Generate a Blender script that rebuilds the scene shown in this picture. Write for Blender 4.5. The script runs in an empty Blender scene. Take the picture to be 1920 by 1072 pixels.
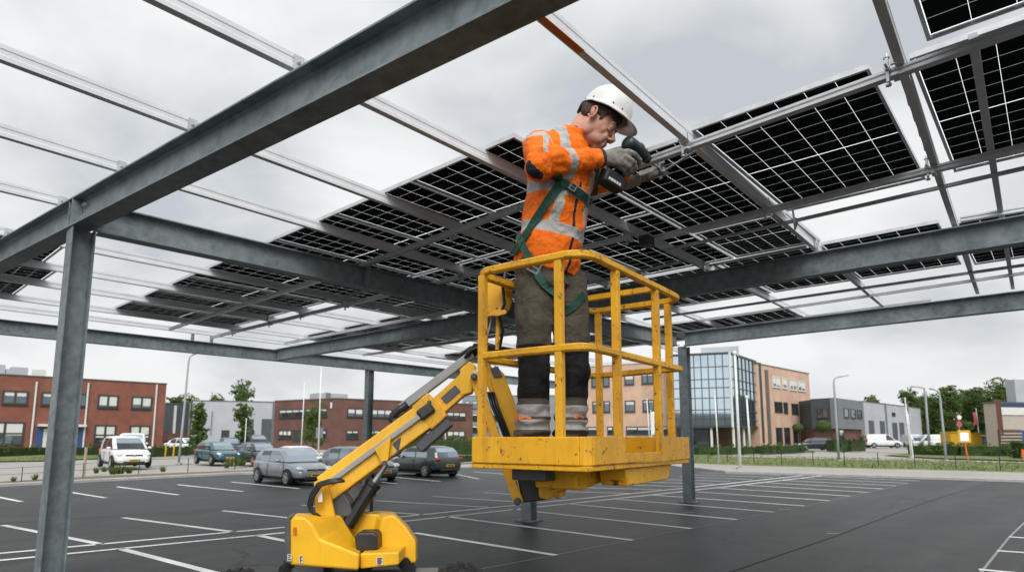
import bpy, bmesh, math, random
from math import radians, sin, cos, tan, atan2, pi, sqrt
from mathutils import Vector, Matrix, noise
from mathutils.bvhtree import BVHTree
random.seed(7)
SC = bpy.context.scene
COL = SC.collection

# ------------------------------------------------------------------ camera
FPX, PITCH, HORIZON, EYE = 1150.0, radians(7.5), 821.0, 1.4
CY = HORIZON - FPX * tan(PITCH)
cam_data = bpy.data.cameras.new('camera')
cam = bpy.data.objects.new('camera', cam_data); COL.objects.link(cam)
cam.location = (0, 0, EYE); cam.rotation_euler = (pi / 2 + PITCH, 0, 0)
cam_data.sensor_width = 36; cam_data.lens = FPX / 1920 * 36
cam_data.shift_y = (CY - 536) / 1920
cam_data.clip_start = 0.05; cam_data.clip_end = 3000
cam_data.dof.use_dof = True; cam_data.dof.focus_distance = 4.7; cam_data.dof.aperture_fstop = 2.4
SC.camera = cam
SC.view_settings.view_transform = 'Standard'; SC.view_settings.look = 'None'
SC.view_settings.exposure = 0.0; SC.view_settings.gamma = 1.0
SC.cycles.max_bounces = 8; SC.cycles.transparent_max_bounces = 8
SC.cycles.sample_clamp_indirect = 6

# ------------------------------------------------------------------ world: bright overcast sky
SUN_EL, SUN_AZ = radians(52), radians(-60)        # azimuth from straight ahead, + to the right
W = bpy.data.worlds.new('World'); SC.world = W; W.use_nodes = True
nt = W.node_tree; nt.nodes.clear()
def wn(t, **k):
    n = nt.nodes.new(t)
    for a, b in k.items(): setattr(n, a, b)
    return n
out = wn('ShaderNodeOutputWorld'); bg = wn('ShaderNodeBackground'); bg2 = wn('ShaderNodeBackground'); add = wn('ShaderNodeAddShader')
sky = wn('ShaderNodeTexSky', sky_type='NISHITA', sun_disc=False, sun_elevation=SUN_EL, sun_rotation=SUN_AZ)
sky.air_density = 1.0; sky.dust_density = 4.0
bg2.inputs[1].default_value = 0.004
nt.links.new(sky.outputs[0], bg2.inputs[0])
tc = wn('ShaderNodeTexCoord'); sep = wn('ShaderNodeSeparateXYZ'); nt.links.new(tc.outputs['Generated'], sep.inputs[0])
# flatten the direction onto a cloud deck: xy / (z + .25)
addz = wn('ShaderNodeMath', operation='ADD'); addz.inputs[1].default_value = 0.45; nt.links.new(sep.outputs[2], addz.inputs[0])
mxz = wn('ShaderNodeMath', operation='MAXIMUM'); mxz.inputs[1].default_value = 0.05; nt.links.new(addz.outputs[0], mxz.inputs[0])
dx = wn('ShaderNodeMath', operation='DIVIDE'); dy = wn('ShaderNodeMath', operation='DIVIDE')
nt.links.new(sep.outputs[0], dx.inputs[0]); nt.links.new(mxz.outputs[0], dx.inputs[1])
nt.links.new(sep.outputs[1], dy.inputs[0]); nt.links.new(mxz.outputs[0], dy.inputs[1])
cmb = wn('ShaderNodeCombineXYZ'); nt.links.new(dx.outputs[0], cmb.inputs[0]); nt.links.new(dy.outputs[0], cmb.inputs[1])
cmb.inputs[2].default_value = 8.8
n1 = wn('ShaderNodeTexNoise'); n1.inputs['Scale'].default_value = 2.0; n1.inputs['Detail'].default_value = 6; n1.inputs['Roughness'].default_value = 0.5
n1.inputs['Distortion'].default_value = 0.3
nt.links.new(cmb.outputs[0], n1.inputs['Vector'])
rmp = wn('ShaderNodeValToRGB'); el = rmp.color_ramp.elements
el[0].position = 0.35; el[0].color = (0.55, 0.585, 0.62, 1); el[1].position = 0.585; el[1].color = (0.91, 0.925, 0.93, 1)
e2 = el.new(0.475); e2.color = (0.765, 0.785, 0.80, 1)
nt.links.new(n1.outputs[0], rmp.inputs[0]); hz = wn('ShaderNodeMapRange'); hz.inputs['From Min'].default_value = 0.0; hz.inputs['From Max'].default_value = 0.22; hz.inputs['To Min'].default_value = 0.55; hz.inputs['To Max'].default_value = 0.0
nt.links.new(sep.outputs[2], hz.inputs[0]); hm_ = wn('ShaderNodeMix', data_type='RGBA'); hm_.inputs[7].default_value = (0.86, 0.87, 0.87, 1)
nt.links.new(hz.outputs[0], hm_.inputs[0]); nt.links.new(rmp.outputs[0], hm_.inputs[6]); nt.links.new(hm_.outputs[2], bg.inputs[0]); bg.inputs[1].default_value = 1.0
# the veiled sun, behind the photographer: the sky is brighter round it
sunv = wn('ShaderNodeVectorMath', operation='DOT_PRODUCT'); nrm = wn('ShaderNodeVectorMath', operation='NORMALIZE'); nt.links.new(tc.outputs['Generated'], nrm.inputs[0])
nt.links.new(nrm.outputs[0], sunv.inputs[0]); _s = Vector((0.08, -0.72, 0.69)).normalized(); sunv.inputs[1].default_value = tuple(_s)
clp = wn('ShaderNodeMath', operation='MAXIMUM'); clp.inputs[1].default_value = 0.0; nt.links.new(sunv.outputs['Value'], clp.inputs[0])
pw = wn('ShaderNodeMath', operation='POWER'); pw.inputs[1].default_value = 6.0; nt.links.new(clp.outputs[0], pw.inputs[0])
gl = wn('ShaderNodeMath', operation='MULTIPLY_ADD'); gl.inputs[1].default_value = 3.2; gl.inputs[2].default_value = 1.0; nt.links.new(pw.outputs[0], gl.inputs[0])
# low sky behind the photographer is darkened to shape the light, with an added dark rim of trees
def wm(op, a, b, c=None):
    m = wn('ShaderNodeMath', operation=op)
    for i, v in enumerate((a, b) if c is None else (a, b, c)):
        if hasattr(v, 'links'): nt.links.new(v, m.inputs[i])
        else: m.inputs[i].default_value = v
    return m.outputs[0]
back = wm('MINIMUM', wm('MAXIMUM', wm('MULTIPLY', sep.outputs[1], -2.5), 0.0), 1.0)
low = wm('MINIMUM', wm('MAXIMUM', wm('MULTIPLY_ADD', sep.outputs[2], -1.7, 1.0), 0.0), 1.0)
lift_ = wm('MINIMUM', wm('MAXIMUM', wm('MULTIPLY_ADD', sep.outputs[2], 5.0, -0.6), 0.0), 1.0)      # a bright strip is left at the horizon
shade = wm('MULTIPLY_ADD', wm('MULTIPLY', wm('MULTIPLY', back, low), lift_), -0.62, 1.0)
trl = wm('MULTIPLY', back, wm('LESS_THAN', sep.outputs[2], wm('MULTIPLY_ADD', n1.outputs[0], 0.05, 0.010)))
shade2 = wm('MULTIPLY', shade, wm('MULTIPLY_ADD', trl, -0.85, 1.0))
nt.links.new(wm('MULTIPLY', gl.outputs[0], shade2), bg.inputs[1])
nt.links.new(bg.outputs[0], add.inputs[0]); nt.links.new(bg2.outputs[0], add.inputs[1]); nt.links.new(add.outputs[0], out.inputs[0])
sl = bpy.data.lights.new('sun', 'SUN'); sl.energy = 1.5; sl.angle = radians(25); sl.color = (1, 0.97, 0.93)
so = bpy.data.objects.new('sun', sl); COL.objects.link(so)
sd = Vector((sin(SUN_AZ) * cos(SUN_EL), cos(SUN_AZ) * cos(SUN_EL), sin(SUN_EL)))
sd = Vector((0.08, -0.72, 0.69)).normalized()
so.rotation_euler = sd.to_track_quat('Z', 'Y').to_euler()
sky.sun_elevation = math.asin(sd.z); sky.sun_rotation = atan2(sd.x, sd.y)

# ------------------------------------------------------------------ pixel -> place helpers
_R = Vector((1, 0, 0)); _F = Vector((0, cos(PITCH), sin(PITCH))); _U = Vector((0, -sin(PITCH), cos(PITCH)))
CO = Vector((0, 0, EYE))
def ray(x, y): return _F + _R * ((x - 960) / FPX) - _U * ((y - CY) / FPX)
def at(x, y, Y):
    r = ray(x, y); return CO + r * (Y / r.y)
def gz(x, y, z=0.0):
    r = ray(x, y); return CO + r * ((z - EYE) / r.z)
AZ = atan2(1120 * cos(PITCH) / FPX, 1.0)
GA = Vector((sin(AZ), cos(AZ), 0)); GB = Vector((-cos(AZ), sin(AZ), 0))
_t = radians(2.5)
CA = GA * cos(_t) + GB * sin(_t); CB = -GA * sin(_t) + GB * cos(_t)
UP = Vector((0, 0, 1))
def cab(a, b, z): return CA * a + CB * b + UP * z

# ------------------------------------------------------------------ objects
def tag(o, label=None, cat=None, group=None, kind=None):
    if label: o['label'] = label
    if cat: o['category'] = cat
    if group: o['group'] = group
    if kind: o['kind'] = kind
    return o
def thing(name, label, cat, loc=(0, 0, 0), rz=0.0, group=None):
    o = bpy.data.objects.new(name, None); COL.objects.link(o)
    o.empty_display_size = 0.1
    o.location = loc; o.rotation_euler = (0, 0, rz)
    return tag(o, label, cat, group)
def copy_tree(o, parent=None):
    c = o.copy(); COL.objects.link(c)
    if parent is not None: c.parent = parent
    for ch in list(o.children): copy_tree(ch, c)
    return c
def world_loc(o):
    v = Vector((0, 0, 0)); p = o
    while p is not None: v += Vector(p.location); p = p.parent
    return v

class MB:
    def __init__(s): s.v = []; s.f = []; s.m = []; s.uv = {}
    def add(s, vs, fs, mi=0):
        b = len(s.v); s.v += [Vector(p) for p in vs]
        for f in fs: s.f.append([i + b for i in f]); s.m.append(mi)
        return s
    def box(s, c, size, ax=None, ay=None, az=None, mi=0):
        c = Vector(c); ax = Vector(ax or (1, 0, 0)); ay = Vector(ay or (0, 1, 0)); az = Vector(az or (0, 0, 1))
        x, y, z = size[0] / 2, size[1] / 2, size[2] / 2
        vs = [c + ax * (i * x) + ay * (j * y) + az * (k * z) for i in (-1, 1) for j in (-1, 1) for k in (-1, 1)]
        return s.add(vs, [(0, 1, 3, 2), (4, 6, 7, 5), (0, 4, 5, 1), (2, 3, 7, 6), (0, 2, 6, 4), (1, 5, 7, 3)], mi)
    def bar(s, p0, p1, w, h, up=(0, 0, 1), mi=0, off=(0, 0)):
        """rectangular bar from p0 to p1; w across, h along up"""
        p0, p1 = Vector(p0), Vector(p1); d = (p1 - p0); L = d.length; d.normalize()
        sx = d.cross(Vector(up)).normalized(); u = sx.cross(d).normalized()
        return s.box((p0 + p1) / 2 + sx * off[0] + u * off[1], (L, w, h), d, sx, u, mi)
    def prism(s, poly, o, ax, ay, n, d0, d1, mi=0):
        """poly in (ax, ay) from o, extruded along n from d0 to d1"""
        o = Vector(o); ax = Vector(ax); ay = Vector(ay); n = Vector(n); N = len(poly)
        vs = [o + ax * p[0] + ay * p[1] + n * d0 for p in poly] + [o + ax * p[0] + ay * p[1] + n * d1 for p in poly]
        fs = [list(range(N))[::-1], list(range(N, 2 * N))] + [(i, (i + 1) % N, N + (i + 1) % N, N + i) for i in range(N)]
        return s.add(vs, fs, mi)
    def poly3(s, pts, n, d, mi=0):
        """world polygon given thickness d along n"""
        n = Vector(n).normalized(); N = len(pts)
        vs = [Vector(p) for p in pts] + [Vector(p) + n * d for p in pts]
        fs = [list(range(N))[::-1], list(range(N, 2 * N))] + [(i, (i + 1) % N, N + (i + 1) % N, N + i) for i in range(N)]
        return s.add(vs, fs, mi)
    def loft(s, rings, closed=True, caps=True, mi=0):
        n = len(rings[0]); vs = [p for r in rings for p in r]; fs = []
        for i in range(len(rings) - 1):
            for j in range(n if closed else n - 1):
                k = (j + 1) % n; fs.append((i * n + j, i * n + k, (i + 1) * n + k, (i + 1) * n + j))
        if caps and closed:
            fs.append(tuple(range(n))[::-1]); fs.append(tuple((len(rings) - 1) * n + j for j in range(n)))
        return s.add(vs, fs, mi)
    def tube(s, pts, r, n=10, caps=True, mi=0, ref=None, ell=1.0):
        pts = [Vector(p) for p in pts]; N = len(pts)
        rs = r if isinstance(r, (list, tuple)) else [r] * N
        rings = []; prev = None
        for i, p in enumerate(pts):
            t = (pts[min(i + 1, N - 1)] - pts[max(i - 1, 0)]).normalized()
            if prev is None:
                a = Vector(ref) if ref is not None else (Vector((0, 0, 1)) if abs(t.z) < 0.9 else Vector((1, 0, 0)))
            else: a = prev
            a = (a - t * a.dot(t)).normalized(); b = t.cross(a); prev = a
            rr = rs[i]; ra, rb = rr if isinstance(rr, (tuple, list)) else (rr, rr * ell)
            rings.append([p + a * (ra * cos(2 * pi * k / n)) + b * (rb * sin(2 * pi * k / n)) for k in range(n)])
        return s.loft(rings, True, caps, mi)
    def ball(s, c, r, nu=16, nv=10, M=None, mi=0):
        c = Vector(c); r = r if isinstance(r, (tuple, list)) else (r, r, r); vs = []; fs = []
        for i in range(nv + 1):
            th = pi * i / nv
            for j in range(nu):
                ph = 2 * pi * j / nu
                p = Vector((r[0] * sin(th) * cos(ph), r[1] * sin(th) * sin(ph), r[2] * cos(th)))
                vs.append(c + (M @ p if M is not None else p))
        for i in range(nv):
            for j in range(nu):
                k = (j + 1) % nu; fs.append((i * nu + j, (i + 1) * nu + j, (i + 1) * nu + k, i * nu + k))
        return s.add(vs, fs, mi)
    def lathe(s, prof, o, axis=(0, 0, 1), n=24, mi=0, caps=True):
        ax = Vector(axis).normalized(); a = (Vector((1, 0, 0)) if abs(ax.x) < 0.9 else Vector((0, 1, 0)))
        a = (a - ax * a.dot(ax)).normalized(); b = ax.cross(a); o = Vector(o)
        rings = [[o + ax * h + (a * cos(2 * pi * k / n) + b * sin(2 * pi * k / n)) * max(r, 1e-4) for k in range(n)] for r, h in prof]
        return s.loft(rings, True, caps, mi)
    def build(s, name, mat, parent=None, smooth=False, bevel=0.0, local=False, seg=2, fix=True, angle=35):
        me = bpy.data.meshes.new(name)
        off = world_loc(parent) if (parent is not None and not local) else Vector((0, 0, 0))
        me.from_pydata([tuple(p - off) for p in s.v], [], s.f)
        mats = mat if isinstance(mat, (list, tuple)) else [mat]
        for m in mats: me.materials.append(m)
        for p, mi in zip(me.polygons, s.m): p.material_index = min(mi, len(mats) - 1)
        if fix:
            bm = bmesh.new(); bm.from_mesh(me)
            bmesh.ops.remove_doubles(bm, verts=bm.verts, dist=1e-6)
            bmesh.ops.recalc_face_normals(bm, faces=bm.faces); bm.to_mesh(me); bm.free()
        o = bpy.data.objects.new(name, me); COL.objects.link(o)
        if parent is not None: o.parent = parent
        if smooth:
            for p in me.polygons: p.use_smooth = True
        if bevel > 0:
            md = o.modifiers.new('bevel', 'BEVEL'); md.width = bevel; md.segments = seg; md.limit_method = 'ANGLE'; md.angle_limit = radians(angle)
            md.harden_normals = False
        return o

# ------------------------------------------------------------------ materials
class NT:
    def __init__(s, name):
        s.mat = bpy.data.materials.new(name); s.mat.use_nodes = True
        s.t = s.mat.node_tree; s.t.nodes.clear()
        s.out = s.n('ShaderNodeOutputMaterial'); s.p = s.n('ShaderNodeBsdfPrincipled')
        s.l(s.p.outputs[0], s.out.inputs[0])
    def n(s, t, **k):
        x = s.t.nodes.new(t)
        for a, b in k.items(): setattr(x, a, b)
        return x
    def l(s, a, b): s.t.links.new(a, b)
    def val(s, sock, v):
        if hasattr(v, 'is_output') or hasattr(v, 'links'): s.l(v, sock)
        else: sock.default_value = v
    def math(s, op, a, b=0.0, c=None):
        m = s.n('ShaderNodeMath', operation=op); s.val(m.inputs[0], a); s.val(m.inputs[1], b)
        if c is not None: s.val(m.inputs[2], c)
        return m.outputs[0]
    def coord(s, kind='Object'): return s.n('ShaderNodeTexCoord').outputs[kind]
    def pos(s): return s.n('ShaderNodeNewGeometry').outputs['Position']
    def noise(s, vec, scale, detail=4, rough=0.55, dist=0.0, stretch=None):
        if stretch is not None:
            mp = s.n('ShaderNodeMapping'); mp.inputs['Scale'].default_value = stretch; s.l(vec, mp.inputs[0]); vec = mp.outputs[0]
        x = s.n('ShaderNodeTexNoise'); x.inputs['Scale'].default_value = scale; x.inputs['Detail'].default_value = detail
        x.inputs['Roughness'].default_value = rough; x.inputs['Distortion'].default_value = dist
        s.l(vec, x.inputs['Vector']); return x.outputs[0]
    def ramp(s, f, stops, interp='LINEAR'):
        r = s.n('ShaderNodeValToRGB'); r.color_ramp.interpolation = interp; e = r.color_ramp.elements
        e[0].position, e[0].color = stops[0][0], tuple(stops[0][1]) + (1,)
        e[1].position, e[1].color = stops[-1][0], tuple(stops[-1][1]) + (1,)
        for p, c in stops[1:-1]: k = e.new(p); k.color = tuple(c) + (1,)
        s.l(f, r.inputs[0]); return r.outputs[0]
    def mix(s, f, a, b, mode='MIX'):
        m = s.n('ShaderNodeMix', data_type='RGBA', blend_type=mode)
        s.val(m.inputs[0], f)
        for i, v in ((6, a), (7, b)):
            if isinstance(v, (tuple, list)): m.inputs[i].default_value = tuple(v)[:3] + (1,)
            else: s.l(v, m.inputs[i])
        return m.outputs[2]
    def bump(s, h, strength=0.3, dist=0.01):
        b = s.n('ShaderNodeBump'); b.inputs['Strength'].default_value = strength; b.inputs['Distance'].default_value = dist
        s.l(h, b.inputs['Height']); s.l(b.outputs[0], s.p.inputs['Normal'])
    def set(s, col=None, rough=None, metal=None, spec=None):
        for k, v in (('Base Color', col), ('Roughness', rough), ('Metallic', metal), ('Specular IOR Level', spec)):
            if v is None: continue
            if isinstance(v, (tuple, list)): s.p.inputs[k].default_value = tuple(v)[:3] + (1,)
            elif hasattr(v, 'links'): s.l(v, s.p.inputs[k])
            else: s.p.inputs[k].default_value = v
        return s.mat

def simple(name, col, rough=0.5, metal=0.0, spec=0.5, var=0.12, scale=8.0):
    t = NT(name)
    f = t.noise(t.coord(), scale, 5, 0.6)
    lo = [c * (1 - var) for c in col]; hi = [min(1, c * (1 + var)) for c in col]
    c = t.ramp(f, [(0.3, lo), (0.7, hi)])
    r = t.math('MULTIPLY_ADD', f, 0.25, rough - 0.125)
    return t.set(c, r, metal, spec)

def steel(name, lo, hi, metal=0.35, rough=0.5, sc=9.0):
    t = NT(name); p = t.coord()
    f = t.noise(p, sc, 6, 0.65, 0.3); g = t.noise(p, 1.3, 3, 0.5, 0.0)
    h = t.noise(p, 60, 2, 0.5)
    m = t.math('ADD', t.math('MULTIPLY', f, 0.6), t.math('MULTIPLY', g, 0.4))
    c = t.ramp(m, [(0.33, lo), (0.5, [(a + b) / 2 for a, b in zip(lo, hi)]), (0.68, hi)])
    st = t.noise(p, 2.2, 5, 0.7, 0.6)
    c = t.mix(t.math('MULTIPLY', t.math('GREATER_THAN', st, 0.71), 0.35), c, [x * 1.5 for x in hi])
    t.bump(h, 0.05, 0.01)
    return t.set(c, t.math('MULTIPLY_ADD', f, 0.3, rough - 0.15), metal, 0.4)
M = {}
M['steel'] = steel('galvanised_structural_steel', (0.10, 0.125, 0.135), (0.285, 0.325, 0.338), 0.25, 0.5)
M['purlin'] = simple('bright_galvanised_purlin', (0.66, 0.67, 0.69), 0.5, 0.05, 0.4, .07, 5)
M['rail'] = steel('aluminium_rail', (0.50, 0.51, 0.52), (0.66, 0.67, 0.68), 0.5, 0.38, 6)
M['orange_strip'] = simple('orange_strip_colour', (0.62, 0.16, 0.04), 0.5)
M['frame'] = simple('panel_aluminium', (0.62, 0.63, 0.64), 0.4, 0.5)
M['bolt'] = simple('zinc_bolt', (0.55, 0.56, 0.57), 0.35, 0.8)
M['black'] = simple('black_rubber', (0.012, 0.012, 0.013), 0.6, 0, 0.4)
M['plastic'] = simple('black_plastic', (0.02, 0.021, 0.022), 0.42, 0, 0.5)
M['white'] = simple('white_paint', (0.75, 0.76, 0.76), 0.5, 0, 0.4, 0.06)
M['chrome'] = simple('chrome', (0.6, 0.61, 0.62), 0.2, 0.9)

def panel_material():
    """black bifacial cells; the clear glass between the cells lets the sky through"""
    t = NT('bifacial_solar_cells')
    uv = t.n('ShaderNodeUVMap'); uv.uv_map = 'UVMap'
    sp = t.n('ShaderNodeSeparateXYZ'); t.l(uv.outputs[0], sp.inputs[0])
    def line(sock, n, w):
        f = t.math('FRACT', t.math('MULTIPLY', sock, n)); d = t.math('ABSOLUTE', t.math('SUBTRACT', f, 0.5))
        return t.math('GREATER_THAN', d, 0.5 - w)
    u, v = sp.outputs[0], sp.outputs[1]
    lu = line(u, 6.0, 0.006)
    lv = line(v, 12.0, 0.010)
    mid = t.math('LESS_THAN', t.math('ABSOLUTE', t.math('SUBTRACT', v, 0.5)), 0.0021)
    edge = t.math('GREATER_THAN', t.math('ABSOLUTE', t.math('SUBTRACT', v, 0.5)), 0.4955)
    edge2 = t.math('GREATER_THAN', t.math('ABSOLUTE', t.math('SUBTRACT', u, 0.5)), 0.4935)
    m1 = t.math('MAXIMUM', t.math('MAXIMUM', lu, mid), t.math('MAXIMUM', edge, edge2))
    m = t.math('MAXIMUM', m1, t.math('MULTIPLY', lv, 0.27))
    bus = t.math('MULTIPLY', line(u, 60.0, 0.07), 0.05)
    tr = t.n('ShaderNodeBsdfTranslucent'); tr.inputs[0].default_value = (0.92, 0.95, 0.95, 1)
    nz = t.noise(t.coord(), 2.5, 4, 0.6)
    t.set(t.mix(bus, t.ramp(nz, [(0.3, (0.010, 0.014, 0.016)), (0.7, (0.024, 0.030, 0.032))]), (0.06, 0.06, 0.06)), 0.55, 0, 0.0)
    mx = t.n('ShaderNodeMixShader'); t.l(m, mx.inputs[0]); t.l(t.p.outputs[0], mx.inputs[1]); t.l(tr.outputs[0], mx.inputs[2])
    t.l(mx.outputs[0], t.out.inputs[0])
    return t.mat
M['cells'] = panel_material()

# ================================================================== the steel carport
ZB, BH = 3.46, 0.30                    # underside and depth of the main beams
ZT = ZB + BH
carport = thing('steel_carport', 'grey galvanised steel carport frame on H-section columns, half covered with solar panels', 'carport', cab(1.58, 7.14, 0))

def isec(mb, p0, p1, h, w, tf, tw, up=(0, 0, 1)):
    """I-section from p0 to p1, p on the middle of the lower flange"""
    p0, p1 = Vector(p0), Vector(p1); d = (p1 - p0).normalized(); sx = d.cross(Vector(up)).normalized(); u = sx.cross(d)
    q = [(-w / 2, 0), (w / 2, 0), (w / 2, tf), (tw / 2 + .012, tf), (tw / 2, tf + .012), (tw / 2, h - tf - .012), (tw / 2 + .012, h - tf), (w / 2, h - tf), (w / 2, h), (-w / 2, h),
         (-w / 2, h - tf), (-tw / 2 - .012, h - tf), (-tw / 2, h - tf - .012), (-tw / 2, tf + .012), (-tw / 2 - .012, tf), (-w / 2, tf)]
    r0 = [p0 + sx * a + u * b for a, b in q]; r1 = [p1 + sx * a + u * b for a, b in q]
    return mb.loft([r0, r1])
def beam(p0, p1, w=0.17, label=None):
    o = isec(MB(), p0, p1, BH, w, 0.016, 0.011).build('beam', M['steel'], carport, bevel=0.002)
    if label: o['label'] = label
    return o
def fbeam(b): return 1.62 + (6.5 - b) * 0.1
beam(cab(fbeam(13), 13, ZB), cab(fbeam(-2.5), -2.5, ZB), 0.19, 'large near beam crossing overhead from lower left to top')
beam(cab(8.45, -3, ZB), cab(8.05, 15.52, ZB))
beam(cab(12.72, -3, ZB), cab(12.85, 6.15, ZB))
beam(cab(1.72, 7.16, ZB - 0.002), cab(8.14, 7.0, ZB - 0.002))
beam(cab(8.42, 6.88, ZB - 0.002), cab(12.74, 6.3, ZB - 0.002))
beam(cab(-6, 15.75, ZB - 0.004), cab(22, 15.55, ZB - 0.004))

def column(a, b, top, label=None, s=0.20):
    mb = MB(); p = cab(a, b, 0); h = s; w = s
    # H-section: flanges face the camera side
    d = CB; e = CA
    mb.box(p + e * (w / 2 - .006) + UP * top / 2, (.013, s, top), e, d, UP)
    mb.box(p - e * (w / 2 - .006) + UP * top / 2, (.013, s, top), e, d, UP)
    mb.box(p + UP * (top / 2 - .001), (w - .026, .010, top - .002), e, d, UP)
    o = mb.build('column', M['steel'], carport, bevel=0.002)
    if label: o['label'] = label
    bp = MB().box(p + UP * .012, (s + .16, s + .16, .02), e, d, UP)
    for i in (-1, 1):
        for j in (-1, 1):
            bp.lathe([(.018, 0), (.018, .022), (.009, .022), (.009, .045)], p + e * i * (s / 2 + .045) + d * j * (s / 2 + .045) + UP * .022, n=6)
    bp.build('base_plate', M['steel'], o, bevel=0.002)
    return o
column(1.58, 7.14, ZB - .004, 'near column at left edge carrying the large beam', 0.20)
column(8.26, 6.92, ZB - .004)
column(12.93, 6.22, ZB - .004)
column(11.1, 15.64, ZB - .006)
# end plates, bolts and stiffeners where the members meet
pl = MB()
pl.box(cab(1.705, 7.16, ZB + .15), (.018, .16, .27), CA, CB, UP)
for b_ in (7.04, 7.16):
    for z_ in (.07, .22): pl.lathe([(.016, 0), (.016, .02), (.008, .02), (.008, .035)], cab(1.715, b_ + .06, ZB + z_), CA, 6)
pl.build('end_plate', M['steel'], carport, bevel=.002)
st = MB(); fc = fbeam(7.08)
st.box(cab(fc - .052, 7.08, ZB + .15), (.088, .012, .266), CA, CB, UP); st.box(cab(fc - .052, 7.19, ZB + .15), (.088, .012, .266), CA, CB, UP)
st.build('stiffener', M['steel'], carport, bevel=.001)
sb = MB()
for b_ in (6.94, 7.0):
    for z_ in (.09, .21): sb.lathe([(.017, 0), (.017, .018), (.008, .018), (.008, .03)], cab(fc + .015 - .022, b_, ZB + z_), -CA, 6)
sb.build('bolt', M['bolt'], carport)
MB().box(cab(4.9, 7.02, ZB + .16), (.05, .075, .31), CA, CB, UP).build('stiffener', M['steel'], carport, bevel=.002)

# purlins: cold-formed channels lying on the beams, running away to the right
ZP, PH = 3.835, 0.11
def purlin(a0, b0, a1, b1, w=0.055, h=PH, z=ZP, name='purlin'):
    p0, p1 = cab(a0, b0, z), cab(a1, b1, z); d = (p1 - p0).normalized(); sx = d.cross(UP)
    q = [(-w / 2, 0), (w / 2, 0), (w / 2, h * .30), (w / 2 - .004, h * .36), (w / 2 - .004, h * .64), (w / 2, h * .7), (w / 2, h), (-w / 2, h)]
    r = [[p + sx * x + UP * y for x, y in q] for p in (p0, p1)]
    return MB().loft(r).build(name, M['purlin'], carport, bevel=.002)
PB = [(2.03, 2.15), (3.62, 3.66), (4.98, 5.28), (6.27, 6.52), (7.70, 7.82), (9.40, 9.52), (10.86, 10.95), (12.15, 12.3), (13.75, 13.9), (14.95, 15.1)]
def pbat(k, a): return PB[k][0] + (PB[k][1] - PB[k][0]) * (a - 1) / 7
for k in range(len(PB)):
    purlin(-5, pbat(k, -5), 16.5 if k > 3 else 15.2 if k > 0 else 13.6, pbat(k, 15.2))
purlin(0.8, .46, 12.95, .83)
purlin(4.62, .19, 12.9, .36, .05)
purlin(1.95, -1.05, 12.9, -1.0)
MB().bar(cab(2.15, pbat(0, 2.15), ZP - .003), cab(3.0, pbat(0, 3.0), ZP - .003), .05, .004).build('orange_patch', M['orange_strip'], carport)  # thin orange strip laid along the underside of one purlin
# cleats and their bolts where purlins cross the beams
for ba, rng in ((None, range(0, 7)), (8.3, range(0, 5))):
    for k in rng:
        aa = fbeam(PB[k][0]) if ba is None else ba
        b_ = pbat(k, aa); p = cab(aa, b_, 0)
        c_ = MB().box(p - CB * .036 + UP * (ZT + .087), (.07, .008, .17), CA, CB, UP)
        c_.box(p - CB * .036 + UP * (ZT + .005), (.09, .06, .008), CA, CB, UP)
        c_.lathe([(.013, 0), (.013, .012), (.006, .012), (.006, .024)], p - CB * .04 + UP * (ZT + .12), -CB, 6)
        c_.build('cleat', M['bolt'], carport)
# cross rails, hung just under the purlins, running away to the left
def rail(a0, b0, a1, b1, z=3.772, w=.06, h=.06):
    p0, p1 = cab(a0, b0, z), cab(a1, b1, z); d = (p1 - p0).normalized(); sx = d.cross(UP)
    q = [(-w / 2, 0), (w / 2, 0), (w / 2, h * .35), (w / 2 - .012, h * .42), (w / 2 - .012, h * .58), (w / 2, h * .65), (w / 2, h),
         (-w / 2, h), (-w / 2, h * .65), (-w / 2 + .012, h * .58), (-w / 2 + .012, h * .42), (-w / 2, h * .35)]
    return MB().loft([[p + sx * x + UP * y for x, y in q] for p in (p0, p1)]).build('rail', M['rail'], carport, bevel=.0015)
RZ = 3.772
rail(4.44, -1.4, 4.68, 4.0); rail(4.68, 4.04, 4.88, 7.0)
rail(6.42, -1.4, 6.54, 3.6); rail(6.28, 3.64, 6.12, 15.0)
rail(6.98, -1.4, 7.10, 3.6, 3.80, .05, .03); rail(7.72, 3.7, 7.95, 6.2, 3.80, .05, .03); rail(8.14, 2.2, 8.16, 3.5, 3.80, .045, .03)
rail(7.88, 7.6, 7.75, 14.6); rail(4.90, 7.08, 5.02, 14.6)
for a_, b_ in ((5.9, 15.62), (6.35, 15.62)): MB().box(cab(a_, b_, ZT + .10), (.06, .06, .24), CA, CB, UP).build('stub_post', M['steel'], carport, bevel=.002)
rail(8.3 + .2, -1.4, 8.3, .62, 3.80); rail(11.1, -1.4, 11.1, 6.2, 3.80, .045, .04); rail(11.55, -1.4, 12.0, 5.4, 3.80, .05, .045); rail(13.0, 1.5, 13.3, 6.6, 3.80)
rail(10.6, 7.3, 10.4, 15)
rail(4.83, 2.44, 4.97, 3.42, 3.768, .05, .04)
MB().bar(cab(4.82, 2.43, 3.775), cab(4.66, 2.06, 3.785), .02, .012).build('brace', M['bolt'], carport, bevel=.002)
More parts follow.
